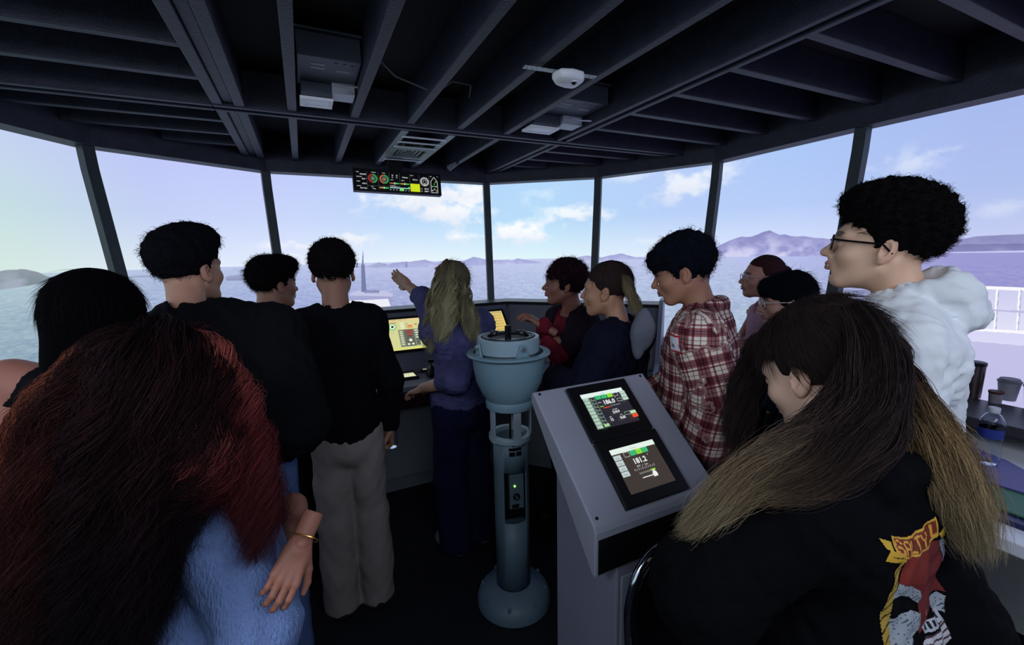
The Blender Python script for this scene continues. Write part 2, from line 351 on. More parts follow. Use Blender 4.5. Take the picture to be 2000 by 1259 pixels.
# two double carrier beams running forward and one across
XL, XR, YC = -.255, 1.64, 2.635
def carrier_y(x, y0, y1):
    for a, b, dz in ((-.068, -.024, 0), (-.022, .022, .012), (.024, .068, 0)): beam('carrier_beam', (x+a, y0, ZC-.004+dz), (x+b, y1, ZC+.17))
def carrier_x(y, x0, x1):
    for a, b, dz in ((-.05, -.018, -.002), (-.016, .016, .012), (.018, .05, -.002)): beam('cross_beam', (x0, y+a, ZC-.006+dz), (x1, y+b, ZC+.17))
carrier_y(XL, -2.2, YC-.052); carrier_y(XL, YC+.052, 3.84)
for a, b, dz in ((-.05, -.018, 0), (-.016, .016, .012), (.018, .05, 0)):
    beam('carrier_beam', (XR+a, -2.2, ZC-.004+dz), (XR+b, YC-.052, ZC+.17)); beam('carrier_beam', (XR+a, YC+.052, ZC-.004+dz), (XR+b, 3.85, ZC+.17))
carrier_x(YC, -1.40, XL-.07); carrier_x(YC, XL-.068, XR+.05); carrier_x(YC, XR+.052, 2.76)
JX = [0.02, .32, .62, .915, 1.22]
for x in JX:
    beam('joist', (x-JT/2, -2.2, ZC), (x+JT/2, YC-.054, ZC+.17)); beam('joist', (x-JT/2, YC+.054, ZC), (x+JT/2, 3.85, ZC+.17))
for y in np.arange(YC-.33, -2.1, -.315):
    beam('joist', (-1.48, y-JT/2, ZC+.01), (XL-.07, y+JT/2, ZC+.17)); beam('joist', (XR+.052, y-JT/2, ZC+.01), (2.88, y+JT/2, ZC+.17))
for y in (YC+.30, YC+.58, YC+.86, YC+1.1):
    l, r_ = edge_x(y+.03); beam('joist', (l+.03, y-JT/2, ZC+.01), (XL-.07, y+JT/2, ZC+.17)); beam('joist', (XR+.052, y-JT/2, ZC+.01), (r_-.03, y+JT/2, ZC+.17))
# header above the windows, in straight runs; posts and sill follow it
def offset_ring(ring, d):
    out = []
    for i, p in enumerate(ring):
        ns = []
        for a, b in ((i-1, i), (i, i+1)):
            if a < 0 or b >= len(ring): continue
            t = Vector((ring[b][0]-ring[a][0], ring[b][1]-ring[a][1])).normalized(); ns.append(Vector((t[1], -t[0])))
        n = sum(ns, Vector((0, 0))).normalized(); k = 1/max(.5, n.dot(ns[0])); out.append((p[0]+n[0]*d*k, p[1]+n[1]*d*k))
    return out
def ring_solid(name, m, o0, o1, z0, z1, parent=None, bevel=0, rg=TOPRING):
    a = offset_ring(rg, o0); b = offset_ring(rg, o1); me = Me()
    for i in range(len(rg)-1):
        me.add([(*a[i], z0), (*a[i+1], z0), (*b[i+1], z0), (*b[i], z0), (*a[i], z1), (*a[i+1], z1), (*b[i+1], z1), (*b[i], z1)],
               [(0, 3, 2, 1), (4, 5, 6, 7), (0, 1, 5, 4), (2, 3, 7, 6)]+([(3, 0, 4, 7)] if i == 0 else [])+([(1, 2, 6, 5)] if i == len(rg)-2 else []))
    return me.build(name, m, parent, bevel=bevel)
header = struct(ring_solid('trim_1', M_wood, -.09, .03, 2.335, ZC+.2))
RAKE = .20
ring_sill = offset_ring(TOPRING, RAKE)      # posts lean inwards towards the sill
sill = struct(ring_solid('trim_2', mat('dark_sill', (58, 54, 60), .35, var=.1), -.02, .30, .945, .985, rg=ring_sill, bevel=.004))
# walls below the sill
names = ['wall_left', 'wall_left', 'wall_left_front', 'wall_front_left', 'wall_front', 'wall_front_right', 'wall_right_front', 'wall_right', 'wall_right', 'wall_right', 'wall_right']
segs = {}
for i, nme in enumerate(names): segs.setdefault(nme, []).append(i)
lowin = offset_ring(TOPRING, RAKE+.02); lowout = offset_ring(TOPRING, RAKE-.04)
for nme, ii in segs.items():
    me = Me()
    for i in ii:
        me.add([(*lowin[i], 0), (*lowin[i+1], 0), (*lowout[i+1], 0), (*lowout[i], 0), (*lowin[i], .945), (*lowin[i+1], .945), (*lowout[i+1], .945), (*lowout[i], .945)],
               [(0, 3, 2, 1), (4, 5, 6, 7), (0, 1, 5, 4), (2, 3, 7, 6), (3, 0, 4, 7), (1, 2, 6, 5)])
    struct(me.build(nme, M_white if nme == 'wall_right' else M_wall))
me = Me(); me.box((-1.6, -2.35, 0), (3.0, -2.25, ZC+.2)); struct(me.build('wall_back', M_wall))
for i in range(1, len(TOPRING)-1):
    p = TOPRING[i]; q = ring_sill[i]
    a = np.array(TOPRING[i+1])-np.array(TOPRING[i-1]); a = a/np.linalg.norm(a); nin = np.array([a[1], -a[0]])
    pm = np.array(p)+nin*.012; w2 = .030
    me = Me(); dpt = .028
    for (c0, z0), (c1, z1) in (((np.array(q)+nin*.0, .95), (pm, 2.21)), ((pm, 2.21), (np.array(p), 2.36))):
        vs = []
        for c, z in ((c0, z0), (c1, z1)):
            for s, t in ((-1, 0), (1, 0), (1, 1), (-1, 1)): vs.append((*(c+a*w2*s-nin*dpt*2*(1-t)+nin*.0), z))
        me.add(vs, [(0, 1, 5, 4), (1, 2, 6, 5), (2, 3, 7, 6), (3, 0, 4, 7), (0, 3, 2, 1), (4, 5, 6, 7)])
    me.build('window_post', M_post, header)
# ------------------------------------------------------------------ console
M_con = mat('console_grey_paint', (112, 114, 124), .5, bump=.06, bscale=300, var=.05)
M_conlow = mat('console_base_paint', (122, 130, 134), .6, bump=.05, bscale=300, var=.06)
M_black = mat('black_plastic', (14, 14, 18), .4)
M_trimwood = mat('brown_wood_trim', (70, 42, 38), .45, var=.25, vscale=12, stretch=(1, 6, 6))
CP = [(-.38, 3.6), (1.67, 3.6), (2.585, 2.60)]
console = thing('bridge_console', 'long grey bridge console with tilted monitor panel under the front windows', 'console', (1.0, 3.3, 0))
def sweep(prof, name, m, bevel=0.0, path=CP):
    """profile of (inward offset, z) swept along the console line with mitred corners"""
    rings = [offset_ring(path, d) for d, z in prof]; n = len(path); k = len(prof); vs = []
    for i in range(n):
        for j, (d, z) in enumerate(prof): vs.append((*rings[j][i], z))
    fs = [(i*k+j, i*k+(j+1) % k, (i+1)*k+(j+1) % k, (i+1)*k+j) for i in range(n-1) for j in range(k)]
    fs += [tuple(range(k)), tuple((n-1)*k+j for j in range(k))[::-1]]
    me = Me(); me.add([(x-1.0, y-3.3, z) for x, y, z in vs], fs); return me.build(name, m, console, bevel=bevel)
sweep([(0, 0), (0, 1.25), (.215, 1.25), (.56, .845), (.56, 0)], 'cabinet', M_conlow)
sweep([(-.01, 1.252), (-.01, 1.275), (.235, 1.275), (.245, 1.252)], 'top_rail', M_black, .003)
sweep([(.224, 1.25), (.24, 1.25), (.586, .853), (.565, .84)], 'instrument_panel', M_con)
sweep([(.50, .815), (.50, .848), (.90, .848), (.905, .815)], 'worktop', M_con, .006)
sweep([(.60, .70), (.60, .813), (.89, .813), (.87, .70)], 'front_fascia', M_trimwood, .004)
sweep([(.56, .0), (.56, .70), (.66, .70), (.66, .12), (.61, .12), (.61, 0)], 'lower_panel', M_conlow)
# curved end cheek on the right wing
dv = Vector((CP[2][0]-CP[1][0], CP[2][1]-CP[1][1], 0)).normalized(); nv = Vector((dv[1], -dv[0], 0))
MB_ = framed(None, nv, (0, 0, 1), (CP[2][0]-1.0, CP[2][1]-3.3, 0))
me = Me(); me.prism([(-.03, 0), (-.03, 1.24), (0, 1.30), (.03, 1.31), (.24, 1.31), (.27, 1.29), (.6, .90), (.92, .87), (.93, .82), (.62, .68), (.60, 0)], 2, -.03, 0, MB_)
me.build('end_cheek', mat('grey_cheek_paint', (150, 154, 170), .45), console, bevel=.004)
# panel frame: point on instrument panel at x along the front run
pu = Vector((0, -.346, -.397)).normalized()       # down the slope
def panel_frame(x, s):
    """origin on the panel, s metres down the slope from its top edge, x axis right, y axis up the slope"""
    p = Vector((x, 3.6-.238, 1.252))+pu*s; return framed(None, (1, 0, 0), -pu, p)
LC = Matrix.Translation((-1.0, -3.3, 0))
def monitor(x0, x1, s0, s1, label, paint):
    M = LC @ panel_frame(x0, s1); wd, ht = x1-x0, s1-s0
    t = thing('monitor', label, 'monitor', (x0, 3.3, 1.0)); T = Matrix.Translation((-x0, -3.3, -1.0)); Mw = T @ panel_frame(x0, s1)
    me = Me(); me.box((0, 0, .0022), (wd, ht, .012), Mw); me.build('bezel', M_black, t, bevel=.004)
    c = Canvas(Mw @ Matrix.Translation((.022, .022, .0125))); paint(c, wd-.044, ht-.044); c.build('display', t)
    return t
def paint_conning(c, w_, h):
    c.rect(0, 0, w_, h, (214, 214, 150)); c.rect(0, h*.93, w_, h*.07, (228, 206, 150)); c.rect(0, 0, w_, h*.06, (222, 220, 120))
    c.rect(.01, h*.88, .05, .006, (226, 120, 60)); c.rect(.055, h*.88, .035, .006, (226, 90, 50))
    c.ring(.055, h*.76, .012, .034, (150, 206, 140)); c.ring(.055, h*.76, .0, .01, (40, 50, 60)); c.ring(.055, h*.76, .0101, .02, (236, 240, 214))
    for k in range(3): c.rect(.115, h*(.82-.075*k), .03, .014, (232, 232, 200))
    for k in range(3): c.rect(.15, h*(.82-.06*k), .026, .004, (140, 140, 110))
    c.rect(.17, h*.73, .034, .012, (232, 110, 50)); c.rect(.17, h*.68, .034, .008, (232, 130, 70)); c.rect(.22, h*.77, .022, .008, (214, 66, 40))
    c.rect(.09, h*.09, .15, h*.55, (96, 104, 94)); c.rect(.094, h*.1, .034, h*.53, (196, 204, 164)); c.rect(.096, h*.105, .03, h*.52, (96, 104, 94))
    for k in range(8): c.rect(.099, h*(.56-.06*k), .022, .010, (222, 228, 190))
    for k in range(4): c.rect(.212, h*(.56-.075*k), .022, .012, (222, 228, 190))
    c.box(.205, h*.1, .034, h*.53, .002, (206, 210, 170))
    for k in range(4): c.rect(.146+.003*k, h*(.56-.055*k), .046-.006*k, .010, ((200, 40, 40), (150, 60, 60), (190, 70, 60), (120, 50, 50))[k])
    c.ring(.168, h*.28, 0, .012, (236, 238, 220))
    for x in (.14, .172): c.rect(x, h*.13, .018, .014, (232, 236, 206))
    c.box(.004, h*.58, .05, .016, .001, (170, 170, 120)); c.box(.004, h*.5, .05, .016, .001, (170, 170, 120))
    c.text(.012, h*.945, .008, 'MODE   ROUTE   CONN   LOG', (120, 70, 50)); c.text(.26, h*.1, .008, 'ALARM', (120, 120, 70))
    for k in range(5): c.rect(.26, h*(.86-.09*k), .11, .004, (190, 176, 120))
def paint_chart(c, w_, h):
    c.rect(0, 0, w_, h, (226, 200, 120)); c.rect(.01, h*.16, w_*.68, h*.7, (170, 226, 232)); c.rect(0, h*.9, w_, h*.1, (196, 180, 120))
    c.poly([(.02, h*.2), (.07, h*.2), (.10, h*.34), (.05, h*.42), (.02, h*.36)], (222, 208, 140))
    for k in range(7): c.ring(.06+k*.026, h*(.5+.05*math.sin(k*2.3)), .004, .006, (90, 130, 130), n=10)
    for k in range(7):
        c.rect(w_*.74, h*(.8-.1*k), w_*.22, h*.06, (206, 176, 96)); c.text(w_*.75, h*(.81-.1*k), .008, '%03d.%d' % (186-3*k, k), (70, 60, 30))
    c.text(.01, h*.92, .010, 'CHART', (80, 60, 30)); c.rect(.0, 0, w_*.7, h*.09, (232, 214, 140))
monitor(.488, .935, .05, .365, 'lit console monitor with yellow instrument page left of the blonde woman', paint_conning)
monitor(1.085, 1.505, .05, .365, 'lit console monitor with pale blue chart page right of the blonde woman', paint_chart)
monitor(-.25, .19, .05, .365, 'console monitor hidden behind the men on the left', paint_chart)
# round speaker holes and small lights on the panel
for x in (.80, 1.88-.3, .2):
    me = Me(); me.lathe([(0, .004), (.024, .004), (.027, 0)], 20, LC @ panel_frame(x, .022)); me.build('panel_button', M_black, console, smooth=True)
# small displays and telegraph levers on the worktop
def small_display(x, y, wd, ht, label, cols, rz=0):
    t = thing('small_display', label, 'display', (x, y, .848), rz); me = Me(); me.box((0, 0, 0), (wd, ht, .018)); me.build('bezel', M_black, t, bevel=.003)
    c = Canvas(Matrix.Translation((.018, .016, .0185))); w_, h = wd-.036, ht-.032; c.rect(0, 0, w_, h, cols[0]); c.rect(0, h*.82, w_, h*.1, cols[1])
    for k in range(4): c.box(w_*(.06+.23*k), h*.2, w_*.19, h*.4, .002, cols[1])
    c.build('display', t)
small_display(.47, 2.86, .185, .13, 'nearest small white touch display flush on the grey worktop', ((226, 226, 186), (150, 156, 120)))
small_display(.49, 3.02, .165, .085, 'narrow grey touch display just below the yellow monitor', ((170, 172, 150), (110, 112, 100)))
small_display(.70, 2.99, .25, .105, 'wide touch display behind the black throttle levers', ((186, 190, 160), (90, 96, 90)))
t = thing('throttle_control', 'black twin throttle levers standing on the grey worktop by the woman', 'control', (.765, 2.88, .848))
me = Me(); me.box((-.05, -.055, 0), (.05, .055, .03)); me.build('base', M_black, t, bevel=.008)
me = Me(); me.lathe([(0.055, 0), (.05, .03), (.03, .045), (0, .05)], 20, Matrix.Translation((0, 0, .028))); me.build('quadrant', M_black, t, smooth=True)
for s in (-1, 1):
    me = Me(); me.tube([(s*.016, 0, .06), (s*.018, .01, .10)], .006); me.build('lever', M_black, t, smooth=True)
    me = Me(); me.tube([(s*.018-.016*s, .01, .105), (s*.018+.018*s, .01, .105)], .012, 12); me.build('grip', M_black, t, smooth=True)
t = thing('joystick', 'small black joystick beside the throttle levers', 'control', (.90, 2.90, .848))
me = Me(); me.lathe([(.035, 0), (.03, .012), (0, .016)], 18); me.build('base', M_black, t, smooth=True)
me = Me(); me.tube([(0, 0, .01), (0, -.012, .06)], [.007, .014]); me.build('stick', M_black, t, smooth=True)
# ------------------------------------------------------------------ lectern with two touch displays
M_lect = mat('lectern_grey_paint', (150, 152, 166), .45, bump=.08, bscale=420, var=.03)
lect = thing('console_lectern', 'grey sloping lectern with two black framed touch displays beside the compass stand', 'lectern', (.87, 1.02, 0))
LT = Matrix.Translation((-.87, -1.02, 0))
X0, X1 = .640, 1.105
me = Me(); me.prism([(.850, .935), (.856, .952), (1.19, 1.232), (1.205, 1.225), (1.205, 1.195), (.866, .805), (.850, .805)], 0, X0, X1, LT); me.build('head_box', M_lect, lect, bevel=.005)
me = Me(); me.box((X0+.010, .8485, .812), (X1-.010, .856, .915), LT); me.build('front_recess', M_black, lect)
me = Me(); me.prism([(.857, .0), (.857, .845), (1.18, 1.155), (1.18, 0)], 0, .720, 1.045, LT); me.build('pedestal', mat('lectern_pedestal_paint', (128, 130, 148), .5, bump=.08, bscale=420, var=.04), lect, bevel=.006)
me = Me(); me.box((.735, .853, .04), (1.03, .857, .77), LT); me.build('access_door', M_lect, lect, bevel=.002)
LU = Vector((0, 1.19-.856, 1.232-.952)).normalized()
def lect_frame(x, s): return LT @ framed(None, (1, 0, 0), LU, Vector((x, .856, .952))+LU*s)
for sx in (X0+.02, X1-.02):
    for ss in (.02, .425):
        me = Me(); me.lathe([(0, .0035), (.0035, .003), (.005, 0)], 12, lect_frame(sx, ss)); me.build('screw', M_black, lect, smooth=True)
def touch_display(x, s, wd, ht, label, paint, tilt):
    M = framed(None, (1, 0, 0), LU, Vector((x, .856, .952))+LU*s); loc = M.translation.copy()
    t = thing('touch_display', label, 'display', loc); Mw = Matrix.Translation(-loc) @ M @ Matrix.Rotation(tilt, 4, 'X')
    me = Me(); me.box((0, 0, .0012), (wd, ht, .014), Mw); me.build('bezel', M_black, t, bevel=.003)
    dx, dy = .036, .034
    c = Canvas(Mw @ Matrix.Translation((dx, dy, .0143))); paint(c, wd-2*dx, ht-2*dy); c.build('display', t); return t
G1, G2, GD, WH = (60, 190, 120), (150, 226, 60), (150, 190, 160), (236, 240, 240)
def paint_heading(c, w_, h):
    c.rect(0, 0, w_, h, (40, 38, 48)); c.rect(0, h*.88, w_, h*.12, (226, 240, 236)); c.text(w_*.5, h*.915, .005, 'Track', (150, 160, 160), 'CENTER')
    for k in range(9): c.rect(.002, h*(.80-.098*k), w_*.13, h*.085, (176, 206, 186)); c.text(.005, h*(.82-.098*k), .0035, 'Set', (60, 80, 70))
    for k in range(8): c.box(w_*.145, h*(.78-.098*k), w_*.12, h*.085, .0008, (170, 200, 180)); c.text(w_*.16, h*(.80-.098*k), .0035, 'Off', (170, 200, 180))
    for k, g in enumerate((G1, G1, G2)): c.rect(w_*(.28+.14*k), h*.77, w_*.125, h*.11, g); c.text(w_*(.34+.14*k), h*.81, .004, 'AP', (20, 60, 30), 'CENTER')
    c.box(w_*.71, h*.77, w_*.10, h*.1, .0008, WH)
    c.text(w_*.53, h*.60, .0155, '186.0', WH, 'CENTER', .0006); c.text(w_*.70, h*.68, .009, '°', WH)
    c.text(w_*.28, h*.66, .004, 'HDG', WH); c.rect(w_*.34, h*.50, w_*.16, h*.025, (226, 70, 50)); c.rect(w_*.28, h*.55, w_*.08, h*.02, G2)
    for k in range(8): c.rect(w_*(.52+.03*k), h*.515, .001, .004, WH)
    c.text(w_*.56, h*.40, .004, 'COURSE', WH, 'CENTER'); c.text(w_*.56, h*.31, .009, '210.9', WH, 'CENTER', .0004)
    c.text(w_*.38, h*.22, .004, 'SPD', WH, 'CENTER'); c.text(w_*.38, h*.13, .009, '12', WH, 'CENTER', .0004); c.text(w_*.63, h*.22, .004, 'XTE', WH, 'CENTER'); c.text(w_*.64, h*.13, .009, '8.65', WH, 'CENTER', .0004)
    for k in range(3): c.rect(w_*.86, h*(.79-.095*k), w_*.13, h*.085, (186, 212, 200))
    c.box(w_*.72, h*.60, w_*.12, h*.085, .0008, WH); c.box(w_*.72, h*.20, w_*.13, h*.085, .0008, (190, 220, 190)); c.rect(w_*.855, h*.20, w_*.13, h*.085, (186, 216, 180))
    c.rect(w_*.855, h*.09, w_*.135, h*.10, (232, 84, 50)); c.rect(w_*.15, h*.01, w_*.12, h*.08, (160, 210, 150))
def paint_steering(c, w_, h):
    c.rect(0, 0, w_, h, (62, 54, 50)); c.rect(0, h*.88, w_, h*.12, (226, 240, 232)); c.text(w_*.5, h*.915, .005, 'Steering', (150, 160, 160), 'CENTER')
    for k in range(4): c.rect(w_*.01, h*(.74-.125*k), w_*.16, h*.11, (190, 204, 206)); c.text(w_*.05, h*(.77-.125*k), .004, 'Mode', (70, 80, 90))
    c.box(w_*.24, h*.76, w_*.12, h*.11, .0008, WH)
    for k, g in enumerate((G1, G2, G1)): c.rect(w_*(.38+.135*k), h*.76, w_*.125, h*.115, g); c.text(w_*(.44+.135*k), h*.80, .004, ('FU', 'NFU', 'AP')[k], (20, 60, 30), 'CENTER')
    c.text(w_*.50, h*.57, .0165, '181.2', WH, 'CENTER', .0006); c.text(w_*.70, h*.65, .009, '°', WH)
    c.text(w_*.50, h*.49, .005, 'ROT  -1  °/min', WH, 'CENTER')
    for k in range(11): c.rect(w_*(.30+.042*k), h*.42, .001, .005 if k % 2 else .007, WH); c.rect(w_*(.36+.032*k), h*.33, .001, .005, WH)
    c.rect(w_*.60, h*.335, w_*.10, h*.035, G2); c.rect(w_*.36, h*.235, w_*.34, h*.018, WH); c.rect(w_*.60, h*.20, w_*.09, h*.09, WH); c.poly([(w_*.60, h*.29), (w_*.69, h*.29), (w_*.645, h*.35)], WH)
touch_display(.752, .012, .244, .205, 'nearer lectern display reading 181.2 in a black frame', paint_steering, math.radians(1.5))
touch_display(.752, .221, .244, .198, 'farther lectern display reading 186.0 with a red key', paint_heading, math.radians(1.5))
# ------------------------------------------------------------------ gyro repeater stand
M_pel = mat('pale_blue_grey_enamel', (122, 152, 166), .35, bump=.06, bscale=350, var=.04)
M_peld = mat('blue_grey_column_paint', (104, 126, 140), .45, bump=.06, bscale=350, var=.06)
M_steel = mat('brushed_steel', (190, 194, 200), .35, metal=.9)
pel = thing('compass_pelorus', 'pale blue pedestal compass repeater with round bowl left of the lectern', 'compass', (.80, 1.715, 0))
me = Me(); me.lathe([(0, .06), (.06, .075), (.085, .10), (.15, .07), (.172, .045), (.18, .02), (.18, 0), (0, 0)][::-1], 56); me.build('base_flange', M_peld, pel, smooth=True)
for k in range(8):
    a = k*math.pi/4+.2; me = Me(); me.lathe([(0, .018), (.009, .018), (.011, 0)], 6, Matrix.Translation((.155*math.cos(a), .155*math.sin(a), .055))); me.build('bolt', M_peld, pel)
# column with an arched recess facing the camera
cam_a = math.atan2(-1.715, -.80)      # direction towards the viewer
me = Me()
NA, zs = 72, [0.08, .45, .465, .50, .60, .66, .685, .70, .845]
hw = .72
def colr(a, z):
    d = (a-(cam_a+.28)+math.pi) % (2*math.pi)-math.pi; zz = .45+ (0.03*(abs(d)/hw)**2 if z < .5 else 0)
    return .082
rings = []
inside = lambda a, z0, z1: abs(((a-(cam_a+.25)+math.pi) % (2*math.pi))-math.pi) < hw and z0 >= .449 and z1 <= .701
vs = [(.082*math.cos(2*math.pi*i/NA), .082*math.sin(2*math.pi*i/NA), z) for z in zs for i in range(NA)]
fs = [(j*NA+i, j*NA+(i+1) % NA, (j+1)*NA+(i+1) % NA, (j+1)*NA+i) for j in range(len(zs)-1) for i in range(NA) if not inside(2*math.pi*(i+.5)/NA, zs[j], zs[j+1])]
me.add(vs, fs); o = me.build('column', M_peld, pel, smooth=True); sd = o.modifiers.new('s', 'SOLIDIFY'); sd.thickness = .005; sd.offset = -1
cd = Vector((math.cos(cam_a+.25), math.sin(cam_a+.25), 0)); cr = Vector((-cd[1], cd[0], 0))
FM = lambda z, out: framed(None, cr, (0, 0, 1), cd*out+Vector((0, 0, z)))     # x right, y up, z towards viewer
me = Me(); me.box((-.055, -.125, -.002), (.055, .125, .004), FM(.575, .03)); me.build('recess_plate', M_black, pel)
me = Me(); me.box((-.024, -.065, 0), (.044, .105, .022), FM(.575, .036)); me.build('electrical_box', mat('grey_switch_box', (96, 116, 124), .4), pel, bevel=.003)
me = Me(); me.lathe([(0, .014), (.008, .014), (.014, .010), (.017, 0)], 20, FM(.575, .058)@Matrix.Translation((.008, -.004, 0))); me.build('key_switch', M_black, pel, smooth=True)
me = Me(); me.lathe([(0, .003), (.005, .002), (.006, 0)], 14, FM(.575, .073)@Matrix.Translation((.008, -.004, 0))); me.build('key_slot', M_steel, pel, smooth=True)
me = Me(); me.lathe([(0, .006), (.004, .005), (.0055, 0)], 14, FM(.625, .058)); me.build('indicator_lamp', mat('green_lamp', (150, 250, 110), emit=1.6), pel, smooth=True)
me = Me(); me.box((-.014, -.013, 0), (.018, .004, .004), FM(.53, .058)); me.build('nameplate', M_black, pel)
cf = Canvas(FM(.80, .0835)@Matrix.Translation((0, 0, 0)));
me = Me()
for (x0, x1, z0, z1) in ((-.012, .022, .828, .834), (-.03, .03, .808, .822), (-.028, -.002, .782, .803), (.004, .03, .782, .803)):
    M_ = 5
    for k in range(M_):
        a0 = cam_a+.25+math.pi*0+(x0+(x1-x0)*k/M_)/.083; a1 = cam_a+.25+(x0+(x1-x0)*(k+1)/M_)/.083
        me.add([(.0836*math.cos(a0), .0836*math.sin(a0), z0), (.0836*math.cos(a1), .0836*math.sin(a1), z0), (.0836*math.cos(a1), .0836*math.sin(a1), z1), (.0836*math.cos(a0), .0836*math.sin(a0), z1)], [(0, 1, 2, 3)])
me.build('rating_plate', M_black, pel)
me = Me(); me.lathe([(.074, .845), (.076, .865), (.097, .865), (.100, .860), (.100, .842), (.07, .842)], 56); me.build('column_collar', mat('collar_enamel', (150, 172, 182), .35), pel, smooth=True)
me = Me(); me.tube([(0, .0, .80), (0, 0, 1.0)], .005); me.build('cable', M_black, pel, smooth=True)
for a in (cam_a-.95, cam_a+.35, cam_a+1.7, cam_a+2.9, cam_a+4.2):
    R = Matrix.Rotation(a, 4, 'Z'); me = Me(); me.box((.090, -.018, .835), (.098, .018, 1.005), R); me.build('strut', mat('strut_paint', (160, 170, 184), .4), pel, bevel=.003)
me = Me(); me.lathe([(0, 1.0), (.10, .99), (.108, .995), (.110, 1.02), (.106, 1.032), (.125, 1.06), (.150, 1.12), (.160, 1.18), (.163, 1.235), (.185, 1.238), (.189, 1.243), (.185, 1.249), (.158, 1.249), (.152, 1.20), (.13, 1.12), (.09, 1.05), (0, 1.04)], 72)
me.build('bowl', M_pel, pel, smooth=True)
me = Me(); me.lathe([(.126, 1.255), (.138, 1.252), (.140, 1.305), (.138, 1.318), (.122, 1.318), (.118, 1.305), (.118, 1.255), (.126, 1.255)], 64); me.build('gimbal_ring', mat('gimbal_enamel', (150, 174, 186), .35), pel, smooth=True)
me = Me(); me.lathe([(.115, 1.20), (.122, 1.21), (.122, 1.262), (.1, 1.268), (.0, 1.27)], 56); me.build('repeater_body', mat('repeater_grey', (120, 134, 142), .4, metal=.3), pel, smooth=True)
me = Me(); me.lathe([(.094, 1.305), (.094, 1.320), (.116, 1.322), (.118, 1.305)], 56); me.build('sight_track', M_black, pel, smooth=True)
me = Me(); me.lathe([(.0, 1.300), (.1, 1.300), (.103, 1.306)], 56); o = me.build('compass_card', mat('card_white', (206, 212, 216), .3), pel, smooth=True)
c = Canvas(Matrix.Translation((0, 0, 1.3065)))
for k in range(72):
    a = k*math.pi/36; r0 = .090 if k % 6 else .082; q = .0009; ca, sa = math.cos(a), math.sin(a)
    c.z = 0; c.poly([(r0*ca-q*sa, r0*sa+q*ca), (.098*ca-q*sa, .098*sa+q*ca), (.098*ca+q*sa, .098*sa-q*ca), (r0*ca+q*sa, r0*sa-q*ca)], (20, 20, 24))
for k in range(12): a = k*math.pi/6; c.text(.074*math.sin(a), .074*math.cos(a), .009, str(k*30), (20, 20, 24), 'CENTER')
c.build('card_print', pel, emit=0)
# bearing sight on top
vd = Vector((-.42, -.9, 0)).normalized(); sd_ = Vector((vd[1], -vd[0], 0))
me = Me(); me.tube([vd*.10+Vector((0, 0, 1.322)), vd*-.10+Vector((0, 0, 1.322))], .007, 8); me.build('sight_bar', M_black, pel, smooth=True)
me = Me(); p_ = vd*.085; me.box((-.013, -.008, 0), (.013, .008, .062), Matrix.Translation((p_[0], p_[1], 1.318))@Matrix.Rotation(.3, 4, 'Z')); me.build('sight_prism', M_black, pel, bevel=.003)
for s in (-1, 1):
    p_ = sd_*s*.06+vd*-.02; me = Me(); me.lathe([(0, .026), (.018, .022), (.022, .010), (.014, 0)], 16, Matrix.Translation((p_[0], p_[1], 1.316))); me.build('filter_knob', M_black, pel, smooth=True)
me = Me(); me.tube([vd*.08+Vector((0, 0, 1.375)), vd*.0+Vector((0, 0, 1.345)), vd*-.02+sd_*-.06+Vector((0, 0, 1.332)), sd_*-.11+Vector((0, 0, 1.325))], .0022, 6); me.build('vane_wire', M_black, pel, smooth=True)
# gimbal brackets with bolts
for a in (cam_a+.42, cam_a+.42+math.pi, cam_a-1.1):
    R = Matrix.Rotation(a-math.pi/2, 4, 'Z'); me = Me()
    me.prism([(-.030, 1.247), (.030, 1.247), (.017, 1.285), (.012, 1.303), (-.012, 1.303), (-.017, 1.285)], 1, .142, .149, R); me.build('gimbal_bracket', M_pel, pel, bevel=.002)
    me = Me(); me.box((-.034, .140, 1.243), (.034, .178, 1.251), R); me.build('bracket_foot', M_pel, pel, bevel=.001)
    me = Me(); me.lathe([(0, .010), (.010, .010), (.012, 0)], 6, R @ Matrix.Translation((0, .149, 1.284)) @ Matrix.Rotation(-math.pi/2, 4, 'X')); me.build('bracket_bolt', M_steel, pel)
